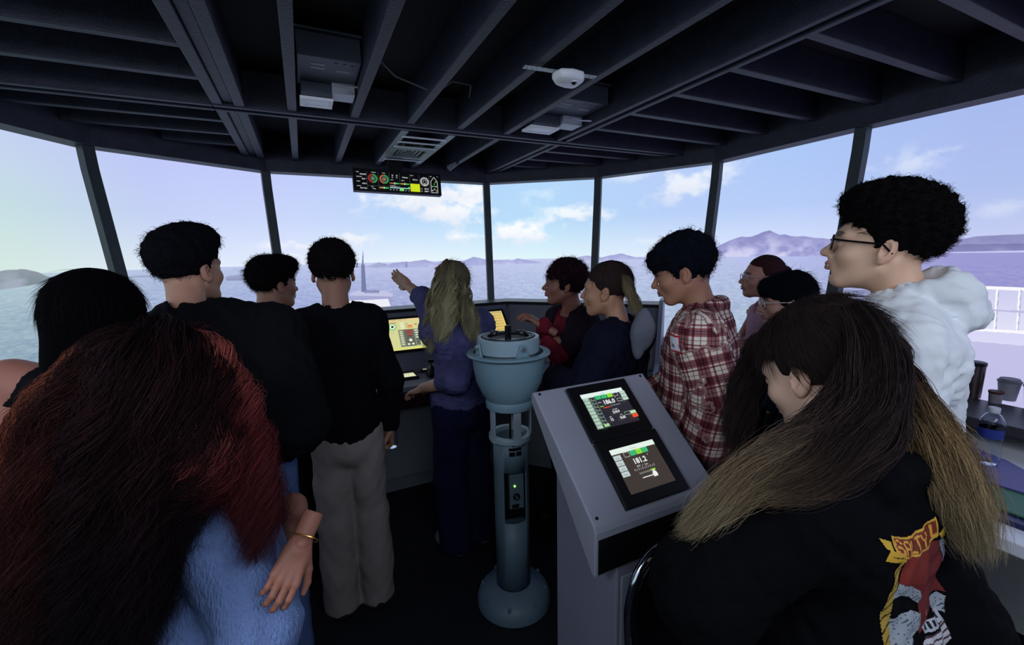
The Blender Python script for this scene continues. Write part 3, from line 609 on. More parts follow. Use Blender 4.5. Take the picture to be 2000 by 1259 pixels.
# ------------------------------------------------------------------ units between the ceiling joists
M_house = mat('dark_metal_housing', (74, 82, 94), .5, metal=.2, bump=.1, bscale=60, var=.15)
def ceiling_lamp(x0, x1, y0, y1, z, label, flip=False):
    t = thing('ceiling_light', label, 'ceiling light', ((x0+x1)/2, (y0+y1)/2, z)); T = Matrix.Translation((-(x0+x1)/2, -(y0+y1)/2, -z)); w_ = x1-x0; L = y1-y0
    sx = (lambda a: x0+w_*a) if not flip else (lambda a: x1-w_*a)
    def bx(name, a, b, y0_, y1_, z0_, z1_, m, bv=.003, lab=None):
        me = Me(); xa, xb = sorted((sx(a), sx(b))); me.box((xa, y0_, z0_), (xb, y1_, z1_), T); return me.build(name, m, t, bevel=bv, label=lab)
    bx('housing', .02, .98, y0, y1-.1, z+.04, z+.13, M_house); bx('mount_plate', 0, 1, y0-.02, y1, z+.13, z+.14, M_house)
    bx('lamp_box', .06, .58, y1-.14, y1-.02, z-.012, z+.10, M_house); bx('driver_box', .58, .97, y1-.17, y1-.06, z-.006, z+.05, mat('light_metal', (190, 194, 206), .45))
    M_fr = mat('white_lamp_frame', (250, 251, 255), .5); fl = Me(); xa, xb = sorted((sx(.04), sx(.60)))
    ya, yb = y1-.115, y1+.005; zz = z-.026; b = .022
    fr = Me()
    for q in (((xa, ya), (xb, ya+b)), ((xa, yb-b), (xb, yb)), ((xa, ya+b), (xa+b, yb-b)), ((xb-b, ya+b), (xb, yb-b))): fr.box((*q[0], zz), (*q[1], zz+.012), T)
    fr.build('lamp_frame', M_fr, t); me = Me(); me.box((xa+b, ya+b, zz+.003), (xb-b, yb-b, zz+.010), T); me.build('diffuser', mat('unlit_diffuser', (240, 243, 252), .3), t)
    for k in range(2): bx('label_plate', .22, .44, y0+.06+.035*k, y0+.085+.035*k, z+.0385, z+.041, mat('label_grey', (150, 152, 160), .6), 0)
    bx('label_plate', .62, .85, y0+.10, y0+.125, z+.0385, z+.041, MATS['label_grey'], 0)
    for a, dy in ((.60, .04), (.73, .04), (.85, .045)):
        me = Me(); me.lathe([(0, 0), (.007, 0)], 12, T @ Matrix.Translation((sx(a), y0+dy, z+.038)) @ Matrix.Rotation(math.pi, 4, 'X')); me.build('knockout', M_black, t)
    me = Me(); me.tube([(sx(.55)-(x0+x1)/2, y0+.15-(y0+y1)/2, .0), (sx(.75)-(x0+x1)/2, y0+.145-(y0+y1)/2, -.008), (sx(.97)-(x0+x1)/2, y0+.15-(y0+y1)/2, .0)], .005, 8); me.build('flexible_conduit', M_steel, t, smooth=True)
    return t
ceiling_lamp(.045, .298, 2.0, 2.42, ZC+.01, 'unlit square ceiling light with white frame, left one between the joists')
ceiling_lamp(1.245, 1.585, 2.02, 2.43, ZC+.01, 'unlit square ceiling light with white frame, right one near the dome camera')
cable = Me(); cable.tube([(.35, 2.02, ZC+.10), (.45, 2.10, ZC+.06), (.60, 2.12, ZC+.03)], .0035, 8); cable.tube([(.645, 2.14, ZC+.03), (.74, 2.16, ZC+.10), (.85, 2.20, ZC+.11), (.89, 2.33, ZC+.10)], .0035, 8)
tag(cable.build('ceiling_cable', mat('grey_cable', (120, 120, 130), .5), smooth=True), 'thin grey cable looping between the ceiling joists', 'cable')
# white tracking unit on a perforated steel strap
t = thing('tracking_unit', 'white ceiling sensor unit with a lens on a perforated steel strap', 'sensor', (1.06, 1.615, ZC-.012))
M_shell = mat('white_plastic_shell', (250, 251, 255), .35)
me = Me(); me.box((-.205, -.014, 0), (.125, .014, .003), Matrix.Rotation(-.07, 4, 'Z')); me.build('strap', mat('galvanised_steel', (176, 182, 186), .45, metal=.5, var=.25, vscale=80), t)
for x in (-.19, -.165, .095, .115):
    me = Me(); me.lathe([(0, 0), (.0035, 0)], 10, Matrix.Rotation(-.07, 4, 'Z')@Matrix.Translation((x, .002, -.0006))@Matrix.Rotation(math.pi, 4, 'X')); me.build('strap_hole', M_black, t)
me = Me(); prof = [(-.078, -.01), (-.070, -.045), (-.02, -.062), (.035, -.055), (.055, -.030), (.06, .02), (.052, .045), (.0, .052), (-.05, .04), (-.075, .015)]
n = len(prof); vs = []
for sc_, z in ((.86, 0), (1, -.006), (1, -.022), (.9, -.034), (.62, -.044)):
    for (x, y) in prof: vs.append((x*sc_+.0, y*sc_, z))
me.add(vs, [(j*n+i, j*n+(i+1) % n, (j+1)*n+(i+1) % n, (j+1)*n+i) for j in range(4) for i in range(n)]+[tuple(range(n))[::-1], tuple(range(4*n, 5*n))])
o = me.build('shell', M_shell, t, bevel=.005, smooth=True, seg=3)
me = Me(); me.lathe([(0, .011), (.006, .010), (.012, .004), (.013, 0)], 20, Matrix.Translation((.002, -.03, -.041))@Matrix.Rotation(math.pi, 4, 'X')); me.build('lens', mat('dark_lens', (10, 10, 14), .08), t, smooth=True)
me = Me(); me.lathe([(.013, .004), (.017, .003), (.018, 0)], 20, Matrix.Translation((.002, -.03, -.041))@Matrix.Rotation(math.pi, 4, 'X')); me.build('lens_ring', M_shell, t, smooth=True)
me = Me(); me.lathe([(0, .001), (.007, .001), (.008, 0)], 16, Matrix.Translation((.03, .012, -.0405))@Matrix.Rotation(math.pi, 4, 'X')); me.build('status_button', mat('grey_plastic', (170, 174, 182), .4), t, smooth=True)
# ceiling air vent with cross bars between two joists
t = thing('ceiling_vent', 'square louvred ceiling vent with pale crossbars above the overhead display', 'vent', (.767, 3.2, ZC+.0)); T = Matrix.Translation((-.767, -3.2, -ZC))
M_vent = mat('vent_grey_green', (140, 154, 154), .5)
def sq(name, h0, h1, z0, z1, m, cy=3.28, sy=1.0):
    me = Me()
    for q in (((-h1, -h1), (h1, -h0)), ((-h1, h0), (h1, h1)), ((-h1, -h0), (-h0, h0)), ((h0, -h0), (h1, h0))): me.box((.767+q[0][0], cy+q[0][1]*sy, z0), (.767+q[1][0], cy+q[1][1]*sy, z1), T)
    return me.build(name, m, t)
sq('vent_frame', .105, .142, ZC-.008, ZC+.01, M_vent, sy=1.15)
for k, h in enumerate((.083, .058, .034)): sq('louvre_ring', h-.012, h, ZC+.002+.006*k, ZC+.012+.006*k, M_vent, sy=1.15)
me = Me(); me.box((.767-.018, 3.26, ZC+.02), (.767+.018, 3.30, ZC+.03), T); me.build('vent_core', M_vent, t)
me = Me(); me.box((.767-.11, 3.15, ZC+.035), (.767+.11, 3.41, ZC+.05), T); me.build('vent_back', M_black, t)
M_bar = mat('pale_metal_bar', (235, 238, 246), .4, metal=.0)
for y in (2.83, 2.96, 3.09, 3.50):
    me = Me(); me.box((.625, y-.006, ZC-.010), (.912, y+.006, ZC-.002), T); me.build('crossbar', M_bar, t)
for x in (.622, .915):
    me = Me(); me.box((x-.022, 2.72, ZC-.0015), (x+.022, 3.62, ZC+.0), T); me.build('side_rail', M_vent, t)
# overhead stretched display
DM = framed(None, (1, .0, -.02), (0, .17, 1), (.385, 3.44, 2.165)); dl = Vector((.385, 3.44, 2.165))
disp = thing('overhead_display', 'wide black overhead instrument display hanging under the front ceiling edge', 'display', dl); T = Matrix.Translation(-dl)
OW, OH = .665, .168
me = Me(); me.box((0, 0, -.05), (OW, OH, 0), T @ DM); me.build('casing', M_black, disp, bevel=.004)
me = Me(); me.box((.27, .10, -.10), (.38, .30, -.05), T @ DM); me.build('hanging_bracket', M_black, disp)
c = Canvas(T @ DM @ Matrix.Translation((.02, .012, .0008))); w_, h = OW-.04, OH-.03
KW, RD, GR, OR = (230, 236, 236), (224, 60, 60), (80, 214, 110), (236, 140, 90)
for k, (a, b) in enumerate((('TIME', '10:23:23'), ('HEADING', '23.9 °'), ('SPEED', '100 %'), ('DEPTH', '1017 hPa'))):
    c.text(.004, h*(.90-.25*k), .0065, a, KW); c.text(.074, h*(.90-.25*k)-.016, .0095, b, KW, 'RIGHT', .0002)
def tick_ring(x, y, r, halves, n=18):
    for k in range(n):
        a = 2*math.pi*k/n; col = halves(a); ca, sa = math.cos(a), math.sin(a); q = .0022
        c.poly([(x+r*.78*ca-q*sa, y+r*.78*sa+q*ca), (x+r*ca-q*sa, y+r*sa+q*ca), (x+r*ca+q*sa, y+r*sa-q*ca), (x+r*.78*ca+q*sa, y+r*.78*sa-q*ca)], col); c.z -= .00012
red_green = lambda a: RD if math.cos(a) < -.05 else GR
for x, fn in ((.120, red_green), (.203, lambda a: OR if math.cos(a) < 0 else GR)):
    tick_ring(x, h*.62, .035, fn); c.ring(x, h*.62, .0235, .0262, RD if x < .15 else OR, math.pi/2, math.pi*1.5); c.ring(x, h*.62, .0235, .0262, GR, -math.pi/2, math.pi/2)
    c.ring(x, h*.62, .013, .0145, KW); c.ring(x, h*.62, 0, .006, GR if x < .15 else OR)
for x in (.078, .16, .24, .318, .396, .470, .548): c.rect(x, .0, .0012, h, (90, 96, 96)); c.z -= .00012
c.text(.112, h*.93, .006, 'RUDDER', KW); c.text(.19, h*.93, .006, 'PITCH', KW)
c.rect(.079, h*.22, .16, .0012, (90, 96, 96)); c.text(.105, h*.15, .006, 'ROT', KW); c.text(.125, h*.03, .010, '7 m', KW, 'CENTER', .0002)
def bargraph(x, y, ww, a, b):
    for k in range(9):
        hh = .006+.008*(1-abs(k-4)/5); c.rect(x+ww*k/9, y-hh/2, ww/14, hh, a if k < 4 else ((KW if k == 4 else b)))
    c.rect(x, y-.001, ww, .002, GR)
bargraph(.165, h*.14, .07, OR, GR); bargraph(.245, h*.42, .07, RD, GR); bargraph(.322, h*.42, .07, OR, GR)
c.text(.265, h*.82, .010, '12', KW, 'CENTER', .0002); c.text(.297, h*.82, .010, '12', KW, 'CENTER', .0002); c.text(.265, h*.71, .008, '01', KW, 'CENTER'); c.text(.297, h*.71, .008, '01', KW, 'CENTER')
c.text(.36, h*.75, .010, '0 knots', KW, 'CENTER', .0002); c.text(.25, h*.58, .006, 'BOW', KW); c.text(.328, h*.58, .006, 'STERN', KW)
c.rect(.243, h*.235, .07, .001, KW); c.text(.246, h*.25, .006, 'WIND DIR', KW); c.rect(.242, h*.14, .150, h*.06, (150, 190, 200)); c.rect(.315, h*.02, .03, h*.13, (110, 226, 90)); c.rect(.380, h*.16, .014, h*.10, GR)
for k in range(7): c.ring(.245+.023*k, h*.05, 0, .003, KW, n=8)
c.text(.40, h*.90, .006, 'STATE', KW); c.text(.435, h*.66, .010, '10.2 m', KW, 'CENTER', .0002); c.rect(.397, h*.02, .073, h*.44, (206, 222, 30))
tick_ring(.510, h*.62, .036, lambda a: KW); c.ring(.510, h*.62, .024, .0275, KW); c.ring(.510, h*.62, .012, .014, KW); c.rect(.5075, h*.40, .005, .014, (230, 226, 120))
c.text(.540, h*.18, .010, '181.2°', KW, 'RIGHT', .0003); c.text(.540, h*.04, .010, '180.7°', KW, 'RIGHT', .0003); c.text(.475, h*.19, .006, 'Hdg', KW); c.text(.475, h*.05, .006, 'Cog', KW)
def shipline(pts, t_, col):
    for (x0, y0), (x1, y1) in zip(pts, pts[1:]+pts[:1]):
        dx, dy = x1-x0, y1-y0; L = math.hypot(dx, dy); nx, ny = -dy/L*t_, dx/L*t_; c.poly([(x0-nx, y0-ny), (x1-nx, y1-ny), (x1+nx, y1+ny), (x0+nx, y0+ny)], col)
shipline([(.560, h*.03), (.612, h*.03), (.612, h*.66), (.586, h*.92), (.560, h*.66)], .0014, KW)
for x, y, col in ((.586, .2, KW), (.572, .36, (190, 220, 130)), (.60, .36, KW), (.586, .5, GR), (.598, .62, (190, 230, 90)), (.57, .12, KW), (.60, .12, (190, 230, 90)), (.586, .36, GR)): c.rect(x-.005, h*y, .010, .006, col)
c.text(.553, h*.92, .006, 'THR', KW); c.text(.61, h*.93, .006, 'kn', KW)
c.build('display', disp)
# small spot lamp by the header
t = thing('header_spotlight', 'small pale spotlight on a joist right of the overhead display', 'lamp', (1.19, 3.45, ZC-.01))
me = Me(); me.tube([(0, 0, 0), (-.05, .06, -.03)], [.016, .024], 14); me.build('lamp_head', mat('pale_lamp_metal', (120, 122, 136), .4), t, smooth=True)
me = Me(); me.box((-.012, -.012, 0), (.012, .012, .012)); me.build('bracket', M_black, t)
# ------------------------------------------------------------------ right-hand shelf, table and what stands on them
tb = thing('side_table', 'white topped side table beside the right wall below the window shelf', 'table', (2.05, .3, 0))
me = Me(); me.box((-.38, -1.0, .84), (.60, .50, .88)); me.build('tabletop', M_white, tb, bevel=.004)
for x in (-.34, .52):
    for y in (-.95, .45): me = Me(); me.box((x-.02, y-.02, 0), (x+.02, y+.02, .84)); me.build('leg', M_black, tb)
def folder(name, pts, z, th_, m, label):
    n = len(pts); cx_ = sum(p[0] for p in pts)/n; cy_ = sum(p[1] for p in pts)/n; me = Me(); me.add([(x-cx_, y-cy_, 0) for x, y in pts]+[(x-cx_, y-cy_, th_) for x, y in pts], [tuple(range(n))[::-1], tuple(range(n, 2*n))]+[(i, (i+1) % n, n+(i+1) % n, n+i) for i in range(n)])
    o = me.build(name, m, bevel=.001); o.location = (cx_, cy_, z); return tag(o, label, 'folder')
folder('folder', [(1.757, 0.217), (1.757, 0.592), (1.940, 0.592), (1.940, 0.217)], .8805, .016, mat('navy_cover', (28, 32, 80), .35), 'navy blue binder nearest the table edge, under the green folder')
folder('folder', [(1.792, 0.191), (1.810, 0.644), (2.010, 0.522), (2.010, 0.217)], .8985, .006, mat('green_cover', (70, 120, 92), .5), 'green folder lying on the white table in front of the purple one')
folder('folder', [(1.984, 0.174), (1.949, 0.661), (2.262, 0.644), (2.218, 0.539), (2.053, 0.348)], .9055, .005, mat('purple_cover', (92, 76, 150), .35), 'purple folder under the clear water bottle')
M_pet = mat('clear_plastic', (244, 248, 255), .06, trans=1.0, ior=1.33)
def water_bottle(x, y, z, label, s=1.0, tilt=None):
    t = thing('water_bottle', label, 'bottle', (x, y, z)); 
    if tilt: t.rotation_euler = tilt
    pr = [(0, .002), (.026, 0), (.031, .004)]
    for k in range(9): zz = .012+.0088*k; pr += [(.0325, zz), (.0310, zz+.0044)]
    pr += [(.0325, .095), (.0325, .135), (.0335, .142), (.030, .160), (.020, .178), (.0125, .185), (.0125, .196)]
    pr = [(a*s, b*s) for a, b in pr]; me = Me(); me.lathe(pr+[(a-.0012, b) for a, b in pr[::-1] if a > .002], 40); me.build('bottle_body', M_pet, t, smooth=True)
    me = Me(); me.lathe([(.0330*s, .098*s), (.0330*s, .132*s)], 40); me.build('label_band', mat('blue_label', (44, 58, 140), .4), t, smooth=True)
    me = Me(); me.lathe([(0.014*s, .186*s), (.0155*s, .188*s), (.0155*s, .203*s), (.014*s, .205*s), (0, .205*s)], 30); me.build('cap', mat('white_cap', (214, 216, 224), .4), t, smooth=True)
    return t
water_bottle(2.13, .565, .911, 'clear water bottle with dark blue band on the purple folder', 1.0)
# tumbler and cups on the shelf
t = thing('travel_tumbler', 'tall dark metallic travel tumbler on the window shelf behind the white hoodie', 'tumbler', (2.72, .80, .985))
me = Me(); me.lathe([(0, 0), (.030, 0), (.031, .01), (.034, .15), (.034, .152), (0, .152)], 36); me.build('tumbler_body', mat('bronze_metal', (110, 96, 92), .25, metal=.8, var=.3, vscale=18), t, smooth=True)
me = Me(); me.lathe([(.0312, .04), (.0316, .06)], 36); me.build('band', M_black, t, smooth=True)
me = Me(); me.lathe([(.035, .150), (.036, .154), (.036, .164), (.030, .167), (0, .167)], 36); me.build('lid', M_black, t, smooth=True)
def paper_cup(x, y, label, s=1.0, cup=(150, 150, 160), lid=(120, 120, 128)):
    t = thing('coffee_cup', label, 'cup', (x, y, .985)); me = Me(); me.lathe([(0, 0), (.027*s, 0), (.037*s, .085*s), (0, .085*s)], 32); me.build('cup_body', mat('cup_%d' % cup[0], cup, .6), t, smooth=True)
    me = Me(); me.lathe([(.039*s, .082*s), (.0395*s, .088*s), (.034*s, .092*s), (.032*s, .098*s), (0, .096*s)], 32); me.build('lid', mat('lid_%d' % lid[0], lid, .5), t, smooth=True)
paper_cup(2.80, .71, 'lidded paper coffee cup left of the other on the shelf, behind the small one')
paper_cup(2.78, .625, 'lidded paper coffee cup at the right end of the shelf')
t = thing('small_cup', 'small pale cup with a brown rim in front of the coffee cups', 'cup', (2.705, .72, .985))
me = Me(); me.lathe([(0, 0), (.020, 0), (.023, .045), (0, .045)], 28); me.build('cup_body', mat('small_cup_paint', (150, 144, 154), .5), t, smooth=True)
me = Me(); me.lathe([(.0235, .042), (.025, .046), (.025, .053), (0, .055)], 28); me.build('lid', mat('brown_rim', (96, 52, 44), .5), t, smooth=True)
# ------------------------------------------------------------------ chair with chrome frame by the lectern
ch = thing('bridge_chair', 'black chair with curved chrome back frame between the lectern and the black jacket', 'chair', (.83, .68, -.0))
M_chrome = mat('chrome', (210, 214, 224), .12, metal=1.0); M_vinyl = mat('black_vinyl', (12, 12, 16), .3)
me = Me(); me.box((-.14, -.05, .56), (.14, .10, .62)); me.build('seat', M_vinyl, ch, bevel=.02, seg=4)
me = Me(); me.tube([(0, 0, .03), (0, 0, .56)], .026, 14); me.build('pillar', M_chrome, ch, smooth=True)
me = Me(); me.lathe([(0, .05), (.06, .04), (.15, .015), (.155, 0), (0, 0)][::-1], 32); me.build('base_plate', M_chrome, ch, smooth=True)
bk = [(-.15, .07, .60), (-.155, .075, .72), (-.150, .08, .78), (-.125, .083, .85), (-.075, .085, .895), (0, .085, .91), (.075, .085, .895), (.125, .083, .85), (.150, .08, .78), (.155, .075, .72), (.15, .07, .60)]
me = Me(); me.tube([tuple(v) for v in catmull(bk, 40)], .0115, 12); me.build('chrome_frame', M_chrome, ch, smooth=True)
me = Me(); n_ = 20; cb_ = catmull(bk, n_); me.add([(x*.90, y-.008, .60+(z-.60)*.95) for x, y, z in cb_]+[(x*.90, y+.012, .60+(z-.60)*.95) for x, y, z in cb_], [tuple(range(n_)), tuple(range(n_, 2*n_))[::-1]]+[(i, n_+i, n_+(i+1) % n_, (i+1) % n_) for i in range(n_)])
me.build('backrest', M_vinyl, ch, bevel=.004)
# ------------------------------------------------------------------ figures: implicit surfaces turned into meshes
F4 = np.float32
class Vol:
    def __init__(s, lo, hi, h):
        s.lo = np.array(lo, F4); s.h = h; s.n = np.maximum(4, np.ceil((np.array(hi)-np.array(lo))/h).astype(int)+1)
        s.ax = [s.lo[i]+h*np.arange(s.n[i], dtype=F4) for i in range(3)]; s.D = np.full(tuple(s.n), .25, F4)
    def sl(s, lo, hi):
        r = []
        for i in range(3):
            a = int(np.clip(math.floor((lo[i]-s.lo[i])/s.h), 0, s.n[i])); b = int(np.clip(math.ceil((hi[i]-s.lo[i])/s.h)+1, 0, s.n[i])); r.append(slice(a, max(a, b)))
        return tuple(r)
    def put(s, fn, lo, hi, k=0.0, sub=False, inter=False):
        m = k+.02; lo = np.array(lo)-m; hi = np.array(hi)+m; q = s.sl(lo, hi)
        if any(x.stop <= x.start for x in q): return s
        X, Y, Z = s.ax[0][q[0]][:, None, None], s.ax[1][q[1]][None, :, None], s.ax[2][q[2]][None, None, :]
        d = fn(X, Y, Z); a = s.D[q]
        if sub:
            d = -d
            if k: hh = np.maximum(k-np.abs(a-d), 0)/k; s.D[q] = np.maximum(a, d)+hh*hh*k*.25
            else: s.D[q] = np.maximum(a, d)
        else:
            if k: hh = np.maximum(k-np.abs(a-d), 0)/k; s.D[q] = np.minimum(a, d)-hh*hh*k*.25
            else: s.D[q] = np.minimum(a, d)
        return s
    def cap(s, a, b, ra, rb=None, k=.02, sub=False, sq=None):
        """tapered capsule; sq squashes the section along local axes (sx,sy,sz)"""
        rb = ra if rb is None else rb; a = np.array(a, F4); b = np.array(b, F4); ba = b-a; L2 = float(ba@ba)+1e-9; r = max(ra, rb)
        S = (1, 1, 1) if sq is None else sq
        def fn(X, Y, Z):
            px, py, pz = X-a[0], Y-a[1], Z-a[2]
            t = np.clip((px*ba[0]+py*ba[1]+pz*ba[2])/L2, 0, 1)
            dx, dy, dz = (px-ba[0]*t)/S[0], (py-ba[1]*t)/S[1], (pz-ba[2]*t)/S[2]
            return np.sqrt(dx*dx+dy*dy+dz*dz)-(ra+(rb-ra)*t)
        rr = r*max(S)
        return s.put(fn, np.minimum(a, b)-rr, np.maximum(a, b)+rr, k, sub)
    def ell(s, c, r, k=.02, R=None, sub=False):
        c = np.array(c, F4); r = np.array(r, F4); m = float(r.max()); 
        def fn(X, Y, Z):
            px, py, pz = X-c[0], Y-c[1], Z-c[2]
            if R is not None: px, py, pz = (px*R[0][0]+py*R[1][0]+pz*R[2][0], px*R[0][1]+py*R[1][1]+pz*R[2][1], px*R[0][2]+py*R[1][2]+pz*R[2][2])
            ax, ay, az = px/r[0], py/r[1], pz/r[2]; k0 = np.sqrt(ax*ax+ay*ay+az*az); k1 = np.sqrt((ax/r[0])**2+(ay/r[1])**2+(az/r[2])**2)+1e-6
            return k0*(k0-1)/k1
        e = r if R is None else np.full(3, m)
        return s.put(fn, c-e, c+e, k, sub)
    def cut(s, p, n, k=0.0, round_=0.0):
        """keep the side the normal n points to"""
        p = np.array(p, F4); n = np.array(n, float); n = n/np.linalg.norm(n)
        X, Y, Z = s.ax[0][:, None, None], s.ax[1][None, :, None], s.ax[2][None, None, :]
        d = -((X-p[0])*n[0]+(Y-p[1])*n[1]+(Z-p[2])*n[2])
        if k: hh = np.maximum(k-np.abs(s.D-d), 0)/k; s.D = np.maximum(s.D, d)+hh*hh*k*.25
        else: s.D = np.maximum(s.D, d.astype(F4))
        return s
    def noise(s, amp, freq, seed=0, oct=3, aniso=(1, 1, 1), ridged=False):
        """folds and unevenness: displaces the surface"""
        m = np.abs(s.D) < amp*2.5+s.h*2; ix = np.nonzero(m)
        P = np.stack([s.ax[i][ix[i]]*aniso[i] for i in range(3)], -1); rg = np.random.default_rng(seed); v = 0; a = 1.0; f = freq; t = 0
        for o in range(oct):
            for j in range(3):
                kv = rg.normal(size=3); kv = kv/np.linalg.norm(kv)*f*6.283; kw = rg.normal(size=3)*f*3
                q = P@kv.astype(F4)+rg.random()*6.28+1.3*np.sin(P@kw.astype(F4)+rg.random()*6)
                w_ = np.sin(q); w_ = (1-2*np.abs(w_)) if ridged else w_; v = v+w_*a; t += a*.6
            a *= .5; f *= 2.1
        s.D[ix] += (v/t*amp).astype(F4); return s
    def mesh(s):
        D = s.D; ins = D < 0; nx, ny, nz = D.shape
        c = np.zeros((nx-1, ny-1, nz-1), np.uint8)
        for i in (0, 1):
            for j in (0, 1):
                for k in (0, 1): c += ins[i:nx-1+i, j:ny-1+j, k:nz-1+k]
        act = (c > 0) & (c < 8); idx = np.full(c.shape, -1, np.int32); A = np.nonzero(act); n = len(A[0]); idx[A] = np.arange(n)
        P = np.zeros((n, 3)); cnt = np.zeros(n)
        co = [(i, j, k) for i in (0, 1) for j in (0, 1) for k in (0, 1)]
        for a in co:
            for ax in range(3):
                if a[ax]: continue
                b = list(a); b[ax] = 1
                da = D[A[0]+a[0], A[1]+a[1], A[2]+a[2]]; db = D[A[0]+b[0], A[1]+b[1], A[2]+b[2]]; m = (da < 0) != (db < 0)
                t = np.where(m, da/np.where(m, da-db, 1), 0); q = np.array(a, float)[None]+np.eye(3)[ax][None]*t[:, None]
                P += np.where(m[:, None], q, 0); cnt += m
        P = P/cnt[:, None]; V = s.lo+s.h*(P+np.stack(A, -1)); F = []
        for ax in range(3):
            o1, o2 = [(1, 2), (2, 0), (0, 1)][ax]
            a = ins.take(range(D.shape[ax]-1), ax); b = ins.take(range(1, D.shape[ax]), ax); e = a != b
            E = list(np.nonzero(e)); ok = (E[o1] > 0) & (E[o2] > 0) & (E[o1] < D.shape[o1]-1) & (E[o2] < D.shape[o2]-1); E = [x[ok] for x in E]
            fl = a[tuple(E)]
            def g(d1, d2): q = [x.copy() for x in E]; q[o1] -= d1; q[o2] -= d2; return idx[tuple(q)]
            q = np.stack([g(1, 1), g(0, 1), g(0, 0), g(1, 0)], -1); q[~fl] = q[~fl][:, ::-1]; F.append(q)
        return V, np.concatenate(F)
def np_mesh(name, V, F, m, parent=None, attrs=None, label=None, mats=None, smooth=True):
    me = bpy.data.meshes.new(name); V = np.asarray(V, F4); F = np.asarray(F, np.int32); k = F.shape[1]
    me.vertices.add(len(V)); me.vertices.foreach_set('co', V.ravel()); me.loops.add(F.size); me.loops.foreach_set('vertex_index', F.ravel())
    me.polygons.add(len(F)); me.polygons.foreach_set('loop_start', np.arange(0, F.size, k, dtype=np.int32)); me.polygons.foreach_set('loop_total', np.full(len(F), k, np.int32))
    me.update(calc_edges=True)
    if smooth: me.polygons.foreach_set('use_smooth', np.ones(len(F), bool))
    for an, av in (attrs or {}).items():
        if av.ndim == 2:
            a = me.color_attributes.new(an, 'FLOAT_COLOR', 'POINT'); c = np.ones((len(V), 4), F4); c[:, :3] = av; a.data.foreach_set('color', c.ravel())
        else:
            a = me.attributes.new(an, 'FLOAT', 'POINT'); a.data.foreach_set('value', av.astype(F4))
    me.materials.append(m); me.validate(); o = bpy.data.objects.new(name, me); COL.objects.link(o)
    if parent is not None: o.parent = parent
    if label: o['label'] = label
    return o
def rotm(yaw=0, pitch=0, roll=0):
    """degrees; yaw clockwise seen from above, pitch up positive, roll to the right positive"""
    y, p, r = [math.radians(v) for v in (-yaw, pitch, roll)]
    return np.array((Matrix.Rotation(y, 3, 'Z') @ Matrix.Rotation(p, 3, 'X') @ Matrix.Rotation(r, 3, 'Y')))
# strands: (N,M,3) paths -> one mesh of thin three-sided tubes with a colour per vertex
def strand_mesh(name, P, rad, col, parent, m=None, label=None):
    N, M, _ = P.shape; T = np.gradient(P, axis=1); T /= np.linalg.norm(T, axis=2, keepdims=True)+1e-9
    ref = RNG.normal(size=(N, 1, 3)); U = np.cross(T, ref); U /= np.linalg.norm(U, axis=2, keepdims=True)+1e-9; Vv = np.cross(T, U)
    r = np.asarray(rad)
    if r.ndim == 0: r = np.full((N, M), float(r))
    r = r*np.clip(np.linspace(1.15, .15, M), .15, 1)[None]
    vs = np.stack([P+(U*math.cos(a)+Vv*math.sin(a))*r[..., None] for a in (0, 2.094, 4.189)], 2).reshape(-1, 3)
    i = np.arange(N)[:, None, None]*M*3; j = np.arange(M-1)[None, :, None]*3; k = np.arange(3)[None, None, :]; k2 = (k+1) % 3
    F = np.stack([i+j+k, i+j+k2, i+j+3+k2, i+j+3+k], -1).reshape(-1, 4)
    C = np.repeat(col.reshape(N*M, 3), 3, 0) if col.ndim == 3 else np.repeat(np.repeat(col[:, None], M, 1).reshape(N*M, 3), 3, 0)
    return np_mesh(name, vs, F, m or M_HAIR, parent, {'col': C}, label)
M_HAIR = attr_mat('hair_strands', rough=.75, spec=.12)
